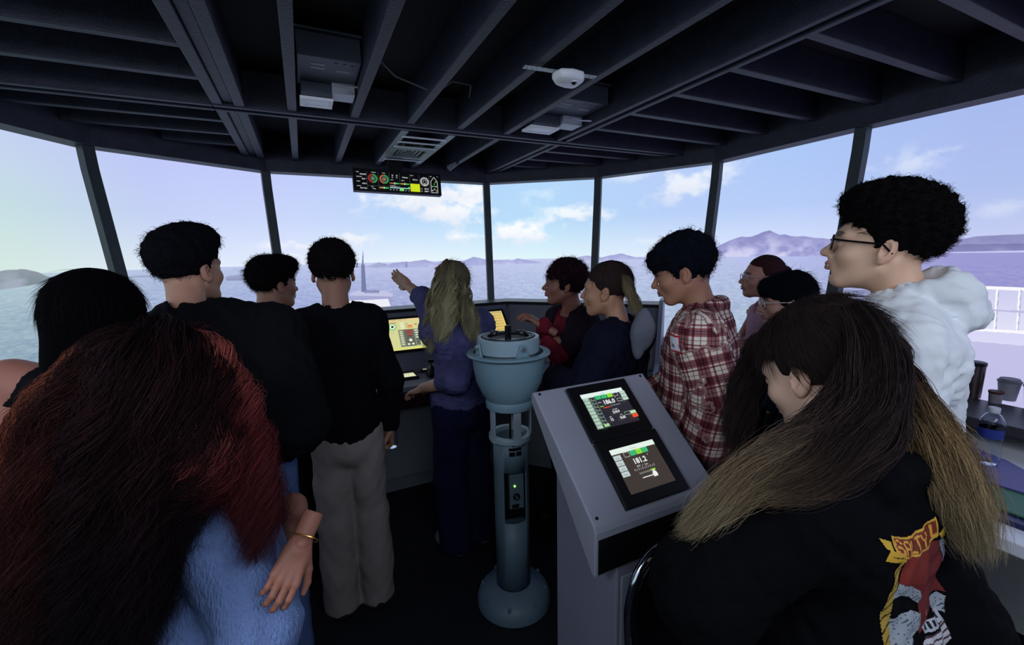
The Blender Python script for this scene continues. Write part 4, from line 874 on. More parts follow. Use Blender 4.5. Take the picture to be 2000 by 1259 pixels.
def lock_paths(spine, radii, n, M=22, curl=.0, cfreq=3.0, frizz=.0, lenvar=.15, flat=1.0, flatdir=None, clump=45):
    """n strands following a spine with given radii along it"""
    S = catmull(spine, M); R = np.interp(np.linspace(0, 1, M), np.linspace(0, 1, len(radii)), radii)
    T = np.gradient(S, axis=0); T /= np.linalg.norm(T, axis=1, keepdims=True)+1e-9
    u = np.array(flatdir if flatdir is not None else (0.3, -1, .1), float); U = u[None]-T*(T@u)[:, None]; U /= np.linalg.norm(U, axis=1, keepdims=True)+1e-9; V = np.cross(T, U)
    nc = max(6, n//clump); ci = RNG.integers(0, nc, n); ca = RNG.random(nc)*6.283; cr = np.clip(np.sqrt(RNG.random(nc))*.4+.6*RNG.random(nc)**.25, 0, 1)
    a = ca[ci]+RNG.normal(size=n)*.16; r = np.clip(cr[ci]*(.86+.30*RNG.random(nc))[ci]+RNG.normal(size=n)*.05, 0, 1.2)
    t = np.linspace(0, 1, M)[None]; L = 1-lenvar*RNG.random(n)[:, None]
    ti = t*L*(M-1); i0 = np.clip(ti.astype(int), 0, M-2); f = (ti-i0)[..., None]
    g = lambda A: A[i0]*(1-f)+A[i0+1]*f
    rr = (R[i0]*(1-f[..., 0])+R[i0+1]*f[..., 0])*r[:, None]
    P = g(S)+g(U)*(np.cos(a)[:, None]*rr*flat)[..., None]+g(V)*(np.sin(a)[:, None]*rr)[..., None]
    if curl:
        ph = (RNG.random(nc)*6.28)[ci][:, None]+RNG.normal(size=(n, 1))*.25; cf = cfreq*(.8+.4*RNG.random(nc)[ci][:, None]); w_ = curl*np.clip(t*3, 0, 1)*(.6+.8*RNG.random(nc)[ci][:, None])
        P = P+g(U)*(np.cos(ph+cf*6.283*t)*w_)[..., None]+g(V)*(np.sin(ph+cf*6.283*t)*w_)[..., None]
    if frizz: P = P+RNG.normal(size=(n, 1, 3))*frizz*t[..., None]**1.2+np.cumsum(RNG.normal(size=P.shape), 1)*frizz*.12
    return P, t*L, (.55+.9*RNG.random(nc))[ci]
def ramp(t, keys, jit=.12):
    """keys: (t, rgb 0-255); returns linear colours with per strand variation"""
    ks = [k[0] for k in keys]; C = np.stack([np.interp(t, ks, [s2l(k[1])[i] for k in keys]) for i in range(3)], -1)
    return np.clip(C*(1+jit*2*(RNG.random((t.shape[0], 1, 1))-.5)*2), 0, 1)
def skin_mat(name, rgb): return mat(name, rgb, .55, bump=.05, bscale=500, var=.05, vscale=25, spec=.35)
class Person:
    """root Empty on the floor; local frame x right, y forward, z up (metres)"""
    def __init__(p, label, x, y, facing, top, skin, hs=1.0, lean=.03, group=None, hair_pad=.02, shrink=1.0, bw=.88):
        p.root = thing('person', label, 'person', (x, y, 0), -math.radians(facing), group)
        f = math.radians(facing); p.o = np.array((x, y, 0.0)); p.R = np.array([[math.cos(f), math.sin(f), 0], [-math.sin(f), math.cos(f), 0], [0, 0, 1.0]])
        p.s = (top-hair_pad)/1.72*shrink; p.bw = bw; p.top = top; p.hs = hs; p.skin = skin; p.facing = facing; p.lean = lean
        p.hc = np.array((0, lean+.02, top-hair_pad-.118*hs))     # head centre
        p.nb = np.array((0, lean*.4-.03, p.hc[2]-.170*hs))       # neck base
        p.J = {}
        s = p.s; zs = p.nb[2]-.055*s
        for n_, sx in (('l', -1), ('r', 1)):
            p.J['sh'+n_] = np.array((sx*.165*s*bw, lean*.3-.02, zs)); p.J['el'+n_] = np.array((sx*.215*s*bw, -.02, zs-.29*s)); p.J['wr'+n_] = np.array((sx*.225*s*bw, .06, zs-.53*s))
            p.J['hip'+n_] = np.array((sx*.085*s*bw, -.01, .90*s)); p.J['kn'+n_] = np.array((sx*.095*s*bw, .01, .48*s)); p.J['an'+n_] = np.array((sx*.10*s*bw, -.02, .08))
        p.arms_forward = {}
    def L(p, w_): return (np.asarray(w_, float)-p.o)@p.R
    def Wd(p, l): return np.asarray(l)@p.R.T+p.o
    def head_xform(p, yaw, pitch, roll): p.HR = rotm(yaw-p.facing, pitch, roll)      # yaw is a world azimuth
    def H(p, q): return (np.asarray(q)*p.hs)@p.HR.T+p.hc
    # ---- head with face, ears and neck
    def head(p, yaw, pitch=0, roll=0, h=.004, fem=False, eyes=True, nose=1.0, jaw=1.0, lips=(150, 96, 92), brow=(24, 18, 18)):
        p.head_xform(yaw, pitch, roll); v = Vol((-.11, -.15, -.26), (.11, .15, .14), h)
        v.ell((0, -.014, .034), (.074, .094, .084), k=.01).ell((0, .030, -.005), (.064, .066, .098), k=.03)
        v.ell((0, .036, -.066), (.050*jaw, .052, .046), k=.03).ell((0, .076, -.096), (.020, .018, .018), k=.03)
        for s in (-1, 1):
            v.cap((s*.052, .0, -.055), (s*.030, .066, -.098), .016, .014, k=.03)            # jaw line
            v.ell((s*.044, .062, -.030), (.022, .022, .020), k=.03)                         # cheek bone
            v.cap((s*.012, .091, .022), (s*.046, .076, .022), .010, .009, k=.02)            # brow
            v.ell((s*.031, .102, .001), (.019, .018, .014), k=.012, sub=True)               # eye socket
            v.ell((s*.031, .083, .000), (.0155, .0125, .0125), k=.003)                      # lids over the ball
            v.ell((s*.013, .101, -.036), (.0085, .010, .0075), k=.008)                      # nostril wing
        v.cap((0, .088, .016), (0, .112, -.020), .0075, .0095, k=.010).ell((0, .111+.006*nose, -.029), (.0115, .0125, .0105), k=.010)
        v.ell((0, .088, -.060), (.026, .018, .018), k=.02)                                  # muzzle
        v.ell((0, .1035, -.0570), (.021, .0095, .0062), k=.005).ell((0, .1025, -.0685), (.018, .0095, .0072), k=.005)
        v.cap((-.022, .1045, -.0627), (.022, .1045, -.0627), .0026, k=.003, sub=True)
        v.ell((0, .094, -.0805), (.02, .012, .006), k=.008, sub=True)
        for s in (-1, 1):                                                                    # ears
            Rr = np.array(Matrix.Rotation(s*math.radians(-22), 3, 'Z') @ Matrix.Rotation(math.radians(12), 3, 'X'))
            v.ell((s*.080, -.012, -.012), (.0085, .0185, .031), k=.006, R=Rr)
            v.ell((s*.087, -.006, -.008), (.0065, .0105, .019), k=.004, R=Rr, sub=True)
            v.ell((s*.079, -.002, -.038), (.006, .009, .009), k=.006)
        nb = ((p.nb-p.hc)@p.HR)/p.hs; nb2 = nb+np.array((0, 0, -.05))@p.HR*0-np.array((0, 0, .03))
        r = .043 if fem else .050
        v.cap((0, -.026, -.045), nb, r, r+.006, k=.03)
        for s in (-1, 1): v.cap((s*.050, -.03, -.04), nb+np.array((s*.012, .040, .0)), .011, .010, k=.02)
        v.cut((0, 0, -.245), (0, 0, 1))
        V, F = v.mesh(); loc = V; V = p.H(V)
        # colour: lips, brows, shadow of stubble stay as skin tone differences
        base = np.tile(s2l(p.skin), (len(V), 1))
        def blend(mask, c, a): base[:] = base*(1-(mask*a)[:, None])+s2l(c)[None]*(mask*a)[:, None]
        x, y, z = loc.T
        lm = np.clip(1.4-np.sqrt((x/.023)**2+((z+.0625)/.0125)**2), 0, .4)/.4*(y > .085); blend(lm, lips, .75)
        for s in (-1, 1):
            bm = np.clip(1.3-np.sqrt(((x-s*.031)/.021)**2+((z-.0245+.15*(abs(x)-.031)*0)/.0055)**2), 0, .3)/.3*(y > .055); blend(bm, brow, .85)
            lid = np.clip(1.2-np.sqrt(((x-s*.031)/.017)**2+((z-.0045)/.0028)**2), 0, .3)/.3*(y > .06); blend(lid, (30, 20, 18), .8)
            em = np.clip(1.3-np.sqrt(((x-s*.086)/.02)**2+((y+.01)/.02)**2+((z+.012)/.032)**2), 0, .3)/.3; blend(em, (176, 104, 86), .18)
        p.pieces = [(V, F, base)]
        if eyes:
            for s in (-1, 1):
                me = Me(); R4 = Matrix(((*p.HR[0], 0), (*p.HR[1], 0), (*p.HR[2], 0), (0, 0, 0, 1)))
                c0 = p.H((s*.031, .0892, -.001)); T = Matrix.Translation(c0) @ R4 @ Matrix.Rotation(-math.pi/2, 4, 'X')
                me.lathe([(0, .0046), (.0035, .0044), (.0075, .0030), (.0105, -.001)], 16, T @ Matrix.Scale(.62, 4, (0, 1, 0)))
                o = me.build('eye', mat('eye_white', (206, 200, 196), .2), p.root, smooth=True)
                me = Me(); me.lathe([(0, .0052), (.0030, .0050), (.0046, .0040)], 14, T); me.build('iris', mat('brown_iris', (36, 24, 18), .15), o, smooth=True)
        return p
    # ---- hand: five fingers; frame from wrist, finger direction, palm normal
    def hand(p, wrist, d, palm, side=1, curl=.35, spread=1.0, h=.0036, sc=1.0, thumb=.9, fore=None, fr=.032):
        d = np.array(d, float); d /= np.linalg.norm(d); nrm = np.array(palm, float); nrm -= d*(nrm@d); nrm /= np.linalg.norm(nrm); x = np.cross(d, -nrm)*1.0
        M = np.stack([x*side, d, -nrm], 1)          # local: x to the thumb side, y fingers, -z palm side
        v = Vol((-.075, -.08, -.10), (.095, .215, .06), h); c = curl
        fx = [.030, .0105, -.0095, -.028]; fl = [.072, .080, .074, .058]; by = [.092, .096, .092, .084]
        for i in range(4):
            v.cap((fx[i]*.55, .005, 0), (fx[i], by[i]-.008, -.001), .015, .0115, k=.010, sq=(1, 1, .92))
        v.ell((.020, .035, -.010), (.016, .032, .013), k=.012); v.ell((-.022, .035, -.008), (.012, .034, .011), k=.01)
        for i in range(4):
            q = np.array((fx[i], by[i]-.006, -.001)); a = c*.55; sx = spread*(fx[i])*1.6
            L = (fl[i]*.45, fl[i]*.30, fl[i]*.25); rr = (.0095, .0086, .0078, .0068) if i < 3 else (.0082, .0075, .0068, .006)
            for j in range(3):
                dv_ = np.array((sx, math.cos(a), -math.sin(a))); dv_ /= np.linalg.norm(dv_); q2 = q+dv_*L[j]; v.cap(q, q2, rr[j], rr[j+1], k=.0035); q = q2; a += c*(1.1 if j == 0 else .8)
        t0 = np.array((.026, .018, -.006)); t1 = t0+np.array((.026, .030, -.010-.012*c))*thumb; t2 = t1+np.array((.014, .026, -.006-.012*c)); t3 = t2+np.array((.004, .023, -.004-.01*c))
        v.cap(t0, t1, .0145, .0115, k=.010).cap(t1, t2, .0112, .0098, k=.004).cap(t2, t3, .0098, .0078, k=.004)
        v.cap((0, -.07, 0), (0, .01, 0), .026, .024, k=.014, sq=(1.05, 1, .80))
        V, F = v.mesh(); V = (V*sc)@M.T+np.array(wrist); 
        if np.linalg.det(M) < 0: F = F[:, ::-1]
        cl = np.tile(s2l(p.skin), (len(V), 1)); p.pieces.append((V, F, cl))
        if fore is not None:
            fore = np.array(fore, float); wv = np.array(wrist, float); lo = np.minimum(fore, wv)-.07; hi = np.maximum(fore, wv)+.07; v = Vol(lo, hi, .007)
            v.cap(fore, wv, .042*sc, .026*sc); V, F = v.mesh(); p.pieces.append((V, F, np.tile(s2l(p.skin), (len(V), 1))))
        return M
    # ---- body below the clothes
    def body(p, h=.014):
        s = p.s; J = p.J; v = Vol((-.6, -.5, -.02), (.6, .75, p.nb[2]+.12), h)
        p.torso(v, 0.0)
        for n_ in 'lr': v.cap(J['sh'+n_], J['el'+n_], .045*s, .038*s, k=.02).cap(J['el'+n_], J['wr'+n_], .038*s, .026*s, k=.02); v.cap(J['hip'+n_], J['kn'+n_], .078*s, .052*s, k=.03).cap(J['kn'+n_], J['an'+n_], .052*s, .036*s, k=.02)
        v.cut((0, 0, .005), (0, 0, 1))
        V, F = v.mesh(); p.pieces.append((V, F, np.tile(s2l(p.skin), (len(V), 1))))
        o = 0; Vs = []; Fs = []; Cs = []
        for V, F, C in p.pieces: Vs.append(V); Fs.append(F+o); Cs.append(C); o += len(V)
        np_mesh('body', np.concatenate(Vs), np.concatenate(Fs), attr_mat('skin', rough=.5, spec=.35, bump=.04, bscale=400), p.root, {'col': np.concatenate(Cs)})
        return p
    def torso(p, v, g, chest=1.0, waist=1.0, hip=1.0):
        s = p.s; B = p.bw; J = p.J; nb = p.nb; z0 = nb[2]; f = p.lean; k = .06
        v.ell((0, f*.3-.015, z0-.20*s), ((.150*chest)*s*B+g, (.100*chest)*s+g, .19*s+g), k=k)
        v.cap(J['shl'], J['shr'], .052*s+g, k=k); v.cap((-.09*s*B, f*.3-.035, z0-.12*s), (.09*s*B, f*.3-.035, z0-.12*s), .065*s+g, k=k)
        for sx, n_ in ((-1, 'l'), (1, 'r')): v.cap(nb+np.array((sx*.03*s*B, -.005, .01)), J['sh'+n_]+np.array((0, 0, -.0)), .036*s+g*.7, .048*s+g, k=.04)
        v.ell((0, f*.1-.01, z0-.40*s), (.130*waist*s*B+g, .092*waist*s+g, .17*s+g), k=k)
        v.ell((0, -.01, .95*s), (.160*hip*s*B+g, .108*hip*s+g, .13*s+g), k=k)
        return v
    def trousers(p, m, waist=1.0, g=.018, hem=.05, name='trousers', h=.010, wr=.006, label=None, flare=0.0):
        s = p.s; B = p.bw; J = p.J; v = Vol((-.30, -.26, -.01), (.30, .30, waist+.03), h)
        v.ell((0, -.01, .95*s), (.160*s*B+g*.6, .108*s+g*.6, .13*s+g), k=.05); v.ell((0, -.01, .85*s), (.155*s*B+g, .100*s+g, .11*s), k=.05)
        for n_ in 'lr': v.cap(J['hip'+n_], J['kn'+n_], .080*s*(.4+.6*B)+g, .056*s+g+flare*.5, k=.02).cap(J['kn'+n_], (J['an'+n_][0], J['an'+n_][1], hem+.02), .058*s+g+flare*.5, .047*s+g+flare, k=.02)
        v.noise(wr, 5, seed=int(p.top*1000), aniso=(1, 1, .5)); v.cut((0, 0, waist), (0, 0, -1)); v.cut((0, 0, hem), (0, 0, 1))
        V, F = v.mesh(); return np_mesh(name, V, F, m, p.root, label=label)
    def shoes(p, m, sole=None):
        for n_, sx in (('l', -1), ('r', 1)):
            a = p.J['an'+n_]; v = Vol((a[0]-.09, a[1]-.13, -.005), (a[0]+.09, a[1]+.24, .15), .008)
            v.ell((a[0], a[1]-.02, .055), (.042, .06, .05), k=.03).ell((a[0]+sx*.006, a[1]+.11, .035), (.048, .085, .034), k=.03).cap((a[0], a[1], .05), (a[0], a[1]+.0, .11), .042, .04, k=.02)
            v.cut((0, 0, .008), (0, 0, 1)); V, F = v.mesh(); np_mesh('shoe', V, F, m, p.root)
    def top_garment(p, name, m, g=.018, hem=.9, neck=.0, h=.0075, wr=.006, wf=5.0, sleeve=1.0, sg=.014, extra=None, attrs=False, chest=1.0, waist=1.0, hip=1.0, label=None, bat=0.0, neck_r=.068, cuff=.0, seed=1, puff=0.0, neckdrop=.0):
        """sleeve: 0 none, .5 short, 1 to the wrist"""
        s = p.s; J = p.J; pts = [J['sh'+a] for a in 'lr']+[J['el'+a] for a in 'lr']+[J['wr'+a] for a in 'lr']+[np.array((-.24, -.20, hem)), np.array((.24, .22, p.nb[2]+.09))]
        lo = np.min(pts, 0)-.13; hi = np.max(pts, 0)+.13; hi[2] = max(hi[2], p.nb[2]+.10); lo[2] = min(hem, min(q[2] for q in pts)-.13)-.02
        v = Vol(lo, hi, h); p.torso(v, g, chest, waist, hip)
        if bat: v.ell((0, -.01, hem+.10), (.165*s+g+bat, .12*s+g+bat, .22), k=.08)
        v.cut((0, 0, hem), (0, 0, -1)[::1] if False else (0, 0, 1), k=.012)
        X, Y, Z = v.ax[0][:, None, None], v.ax[1][None, :, None], v.ax[2][None, None, :]
        if extra: extra(p, v)
        v.put(lambda X, Y, Z: np.sqrt((X-p.nb[0])**2+((Y-p.nb[1]-.012)*.92)**2)-neck_r+np.clip(-(Z-(p.nb[2]+.0+neck-neckdrop*np.clip((Y-p.nb[1])*8, 0, 1))), 0, 1)*3.0, (-.12, -.16, p.nb[2]-.06-neckdrop), (.12, .18, p.nb[2]+.25), k=.008, sub=True)
        for n_ in 'lr':
            sh, el, wr_ = J['sh'+n_], J['el'+n_], J['wr'+n_]
            if sleeve > 0:
                e2 = sh+(el-sh)*min(1, sleeve*1.6) if sleeve <= .62 else el
                v.cap(sh, e2, .050*s+g, .042*s+sg+puff*.5, k=.03)
            if sleeve > .62:
                q = el+(wr_-el)*min(1.0, (sleeve-.5)*2); v.cap(el, q, .042*s+sg+puff*.5, .030*s+sg+puff, k=.02)
                if cuff: dq = (q-el)/np.linalg.norm(q-el); v.cap(q-dq*.015, q+dq*.03, .034*s+cuff, k=.004)
        if wr: v.noise(wr, wf, seed=seed+int(p.top*1000), aniso=(1, 1, .55)); v.noise(wr*.5, wf*2.4, seed=seed+5+int(p.top*1000), oct=2, ridged=True)
        V, F = v.mesh(); at_ = {}
        if attrs:
            best = np.full(len(V), 9.0); U_ = np.arctan2(V[:, 0], -V[:, 1]-.0)*.17; V_ = V[:, 2].copy()
            for n_ in 'lr':
                for a, b, o_ in ((J['sh'+n_], J['el'+n_], 0), (J['el'+n_], J['wr'+n_], np.linalg.norm(J['el'+n_]-J['sh'+n_]))):
                    ba = b-a; L = np.linalg.norm(ba); t = np.clip((V-a)@ba/L**2, 0.0, 1); d = np.linalg.norm(V-a-t[:, None]*ba, axis=1)
                    ax = ba/L; u0 = np.cross(ax, (0, 1, 0)); u0 /= np.linalg.norm(u0); w0 = np.cross(ax, u0); q = V-a
                    m_ = (d < .042*s+sg+.022) & (d < best) & ((np.abs(V[:, 0]) > abs(J['sh'+n_][0])-.005) | (V[:, 2] < J['sh'+n_][2]-.10)) & (((V-a)@ba) > -.02)
                    if o_ == 0: m_ &= (np.abs(V[:, 0]) > abs(J['sh'+n_][0])-.01)
                    ang = np.arctan2(q@u0, q@w0)*.065; U_[m_] = ang[m_]+.013; V_[m_] = (o_+t*L)[m_]; best[m_] = d[m_]
            at_ = {'pu': U_, 'pv': V_}
        o = np_mesh(name, V, F, m, p.root, at_, label); p.garment = (V, F); return o
    # ---- hair mass around the skull, in head space
    def hair_cap(p, rgb, r=(.088, .106, .098), c=(0, -.018, .045), face_y=.050, face_z=.045, nape=-.075, amp=.006, freq=14, h=.005, extra=None, side_y=.02, side_z=-.02, strands=900, slen=.03, scurl=.006, srad=.0008, name='hair', tips=None, noise_ridge=True, seed=3, droop=.6, up=0.0, ears=True, lift=.35, low=-.22, mass=.85, rand=.45):
        v = Vol((-.16, -.20, low), (.16, .16, .22), h); v.ell(c, r, k=.01)
        if extra: extra(v)
        # keep the face free: carve everything in front of the hairline
        v.put(lambda X, Y, Z: np.maximum(face_y-(Y+np.abs(X)*.35)*1.0, Z-face_z-0*X)+0*X, (-.16, .0, -.25), (.16, .2, face_z), k=.012, sub=True)
        v.put(lambda X, Y, Z: np.maximum(side_y-Y+0*X, Z-side_z+0*X)+0*X, (-.16, side_y, -.25), (.16, .2, side_z), k=.010, sub=True)
        v.cut((0, -.02, nape), (0, -.25, 1), k=.02)
        if ears:
            for s in (-1, 1): v.ell((s*.088, -.006, -.016), (.03, .024, .034), k=.006, sub=True)
        v.noise(amp, freq, seed=seed, ridged=noise_ridge, oct=3)
        V, F = v.mesh(); col = np.tile(s2l(rgb), (len(V), 1)); hv = Vector
        o = np_mesh(name, p.H(V), F, attr_mat('hair_mass', rough=.95, spec=.03, bump=.35, bscale=260), p.root, {'col': col*mass})
        if strands:
            q = F[RNG.integers(0, len(F), strands)]; P0 = V[q].mean(1); N = np.cross(V[q[:, 1]]-V[q[:, 0]], V[q[:, 2]]-V[q[:, 0]]); N /= np.linalg.norm(N, axis=1, keepdims=True)+1e-9
            out = P0-np.array((0, -.02, .02)); out /= np.linalg.norm(out, axis=1, keepdims=True); N = np.where((N*out).sum(1, keepdims=True) < 0, -N, N)
            ok = ~((P0[:, 1] > side_y) & (P0[:, 2] < side_z))
            if ears: ok &= ~((np.abs(P0[:, 1]+.004) < .038) & (P0[:, 2] < .030) & (P0[:, 2] > -.07) & (np.abs(P0[:, 0]) > .05))
            P0, N = P0[ok], N[ok]; n = len(P0); M = 9
            G = np.array((0, -.25, -1.0))*droop+np.array((0, 0, 1.0))*up; T = G-N*(N@G)[:, None]; T /= np.linalg.norm(T, axis=1, keepdims=True)+1e-9
            Lr = RNG.normal(size=(n, 3)); dr = T+N*lift+Lr*rand; dr /= np.linalg.norm(dr, axis=1, keepdims=True)
            t = np.linspace(0, 1, M)[None, :, None]; ln = slen*(.5+RNG.random((n, 1, 1)))*np.where((P0[:, 1] > .0) & (P0[:, 2] < .09) & (slen > .04), .3, 1.0)[:, None, None]; P = P0[:, None]-N[:, None]*.004+dr[:, None]*t*ln-N[:, None]*(t**2)*ln*.25
            if scurl:
                ph = RNG.random((n, 1, 1))*6.28; U = np.cross(dr, N); U /= np.linalg.norm(U, axis=1, keepdims=True)+1e-9; cf = 6.28*(1+RNG.random((n, 1, 1)))
                P = P+(U[:, None]*np.cos(ph+cf*t)+N[:, None]*np.sin(ph+cf*t))*scurl*np.clip(t*3, 0, 1)
            C = np.tile(s2l(rgb), (n, 1))*(1+.5*(RNG.random((n, 1))-.5)); 
            if tips is not None: mk = RNG.random(n) < .25; C[mk] = s2l(tips)
            strand_mesh('loose_strands', p.H(P.reshape(-1, 3)).reshape(P.shape), srad, C, o)
        return o
    def locks(p, name, specs, keys, parent=None, M=24, base_col=None, jit=.2, rad=.0009, label=None, core=.72, res=10):
        """specs: list of dict(spine world points, radii, n, curl ...). Thin strands plus an opaque core, one part."""
        Ps, Cs = [], []; me = Me()
        for q in specs:
            P, t, cb = lock_paths(q['s'], q['r'], q['n'], M, q.get('curl', 0), q.get('cf', 3), q.get('frizz', .004), q.get('lv', .2), q.get('flat', 1), q.get('fd'))
            kk = q.get('keys', keys); Ps.append(P); Cs.append(np.clip(ramp(t, kk, jit)*cb[:, None, None], 0, 1))
            S = catmull(q['s'], 18); me_r = np.interp(np.linspace(0, 1, 18), np.linspace(0, 1, len(q['r'])), q['r'])*core
            me_r = me_r*np.clip(np.linspace(1, 0, 18)*4, .12, 1)
            # elliptical core
            u = np.array(q.get('fd', (0.3, -1, .1)), float); T = np.gradient(S, axis=0); T /= np.linalg.norm(T, axis=1, keepdims=True)+1e-9
            U = u[None]-T*(T@u)[:, None]; U /= np.linalg.norm(U, axis=1, keepdims=True)+1e-9; Vv = np.cross(T, U); fl = q.get('flat', 1)
            vs = []
            for i in range(18):
                for k in range(12):
                    a = 2*math.pi*k/12; vs.append(p.L(S[i]+U[i]*math.cos(a)*me_r[i]*fl+Vv[i]*math.sin(a)*me_r[i]))
            b = len(me.v); me.add(vs, [(i*12+k, i*12+(k+1) % 12, (i+1)*12+(k+1) % 12, (i+1)*12+k) for i in range(17) for k in range(12)]+[tuple(range(12))[::-1], tuple(17*12+k for k in range(12))])
            cc = ramp(np.linspace(0, 1, 18)[None], kk, 0)[0]*.8; me.c[-len(me.c):] = me.c; q['_cc'] = cc
        P = np.concatenate(Ps); C = np.concatenate(Cs); o = strand_mesh(name, p.L(P.reshape(-1, 3)).reshape(P.shape), rad, C, parent or p.root, label=label)
        # core as child
        cv = np.concatenate([np.repeat(q['_cc'], 12, 0) for q in specs]); mm = bpy.data.meshes.new('hair_core'); mm.from_pydata(me.v, [], me.f)
        a = mm.color_attributes.new('col', 'FLOAT_COLOR', 'POINT'); c4 = np.ones((len(me.v), 4), F4); c4[:, :3] = cv; a.data.foreach_set('color', c4.ravel())
        mm.polygons.foreach_set('use_smooth', [True]*len(mm.polygons)); mm.materials.append(attr_mat('hair_mass', rough=.95, spec=.03, bump=.35, bscale=260))
        oc = bpy.data.objects.new('hair_core', mm); COL.objects.link(oc); oc.parent = o
        return o
    def glasses(p, rgb=(16, 16, 20), thick=.0022, w_=.027, hgt=.019, z=.0, up=None, rnd=.8, lens=True, name='glasses', label=None):
        me = Me(); y0 = .108; XF = (lambda q: p.H(q)) if up is None else up
        for s in (-1, 1):
            pts = []
            for k in range(25):
                a = 2*math.pi*k/24; ca, sa = math.cos(a), math.sin(a); e = rnd
                pts.append(XF((s*.033+w_*math.copysign(abs(ca)**e, ca), y0-.006*abs(s*.033+w_*ca)/.06, z+hgt*math.copysign(abs(sa)**e, sa))))
            me.tube(pts, thick, 6, cap=False)
            me.tube([XF((s*.060, y0-.008, z+.008)), XF((s*.074, .07, z+.006)), XF((s*.083, .0, z+.004)), XF((s*.083, -.022, z-.018))], thick*1.1, 6)
        me.tube([XF((-.008, y0-.001, z+.004)), XF((0, y0+.003, z+.007)), XF((.008, y0-.001, z+.004))], thick, 6)
        o = me.build(name, mat('frame_%d_%d' % (rgb[0], rgb[2]), rgb, .25), p.root, smooth=True, label=label)
        if lens:
            for s in (-1, 1):
                lm = Me(); pts = [XF((s*.033+w_*.97*math.cos(2*math.pi*k/20), y0-.003, z+hgt*.97*math.sin(2*math.pi*k/20))) for k in range(20)]
                lm.add(pts, [tuple(range(20))]); lo = lm.build('lens', mat('lens_glass', (240, 244, 250), .03, trans=1.0, ior=1.05) if lens is True else lens, o)
                sd = lo.modifiers.new('s', 'SOLIDIFY'); sd.thickness = .001
        return o
C_knit = lambda n, rgb, **k: mat(n, rgb, .9, spec=.12, bump=k.pop('bump', .25), bscale=k.pop('bscale', 260), sheen=k.pop('sheen', .0), **k)
M_shoe = mat('dark_shoe', (22, 22, 28), .5); M_jean = C_knit('blue_denim', (84, 108, 156), var=.15, vscale=30)
M_dtr = C_knit('dark_trousers', (16, 16, 26)); M_navytr = C_knit('navy_trousers', (22, 24, 54))
def PP(label, px, py, depth, facing, skin, lean=.03, **k):
    """a person whose crown of hair stands where the photo shows it"""
    w_ = W(px, py, depth); f = math.radians(facing); d = lean+.02
    return Person(label, w_[0]-math.sin(f)*d, w_[1]-math.cos(f)*d, facing, w_[2], skin, lean=lean, **k)
def J(p, name, px, py, depth): p.J[name] = p.L(W(px, py, depth))
def small_tag(p, px, py, depth, name, wd, ht, paint, emit=0, yaw=None, off=.006, nx=9, ny=7):
    """flat print laid on the nearest garment surface seen around a point"""
    V, F = p.garment; bv = BVHTree.FromPolygons([Vector(v) for v in V], [tuple(int(i) for i in f) for f in F])
    eye = Vector(p.L((0, 0, EYE))); d = (Vector(p.L(W(px, py, 1.0)))-eye).normalized(); hit = bv.ray_cast(eye, d)
    if hit[0] is None: return None
    c0, n = hit[0], hit[1]
    q = [bv.ray_cast(eye, (Vector(p.L(W(px+a, py+b, 1.0)))-eye).normalized()) for a, b in ((4, 0), (-4, 0), (0, 4), (0, -4))]
    nn = sum([h[1] for h in q if h[0] is not None], n.copy()).normalized(); n = nn if nn.dot(d) < 0 else -nn
    up = Vector((0, 0, 1)); x = up.cross(n).normalized(); y = n.cross(x); vs = []; 
    me = Me(); cols = paint
    for j in range(ny+1):
        for i in range(nx+1):
            pt = c0+x*(i/nx-.5)*wd+y*(j/ny-.5)*ht; h = bv.ray_cast(pt+n*.06, -n); hp = h[0] if h[0] is not None and (h[0]-pt).length < .05 else pt
            vs.append(hp+n*off*.4)
    for j in range(ny):
        for i in range(nx):
            a = j*(nx+1)+i; me.f.append((a, a+1, a+nx+2, a+nx+1)); me.c.append(cols(i+.5, j+.5, nx, ny))
    me.v = [tuple(v) for v in vs]; keep = [k for k, c in enumerate(me.c) if c is not None]; me.f = [me.f[k] for k in keep]; me.c = [me.c[k] for k in keep]
    return me.build(name, attr_mat('flat_print', rough=.7), p.root)
# ---- centre: young man back to us
p = PP('young man in black sweater and light grey trousers, back turned, holding a bottle', 645, 467, 1.85, 3, (158, 112, 92), lean=.02, bw=.80)
p.J['elr'] = np.array((.205, -.03, 1.12)); p.J['wrr'] = np.array((.195, .02, .90)); p.J['ell'] = np.array((-.20, -.02, 1.12)); p.J['wrl'] = np.array((-.15, .12, .92))
p.head(5, -6, 0, h=.0045); p.hand(p.J['wrr']+np.array((0, 0, -.01)), (.05, .35, -1), (-1, .1, 0), 1, curl=1.2); p.hand(p.J['wrl'], (.6, .6, -.3), (.3, -.2, -1), -1, curl=.8)
p.body(); p.top_garment('sweater', C_knit('black_sweater', (10, 10, 16)), g=.016, hem=.885, wr=.006, hip=.98, waist=1.1)
p.trousers(C_knit('grey_sweatpants', (140, 130, 126)), waist=.93, g=.016, wr=.010, hem=.05, flare=.014); p.shoes(M_shoe)
p.hair_cap((24, 21, 24), r=(.088, .102, .092), amp=.009, freq=20, strands=2600, slen=.022, scurl=.007, nape=-.125)
P_CENTRE = p
hb = p.Wd(p.J['wrr']+np.array((.005, .045, -.12)))
water_bottle(hb[0], hb[1], hb[2]-.02, 'clear plastic bottle held low by the young man in grey trousers', .82)
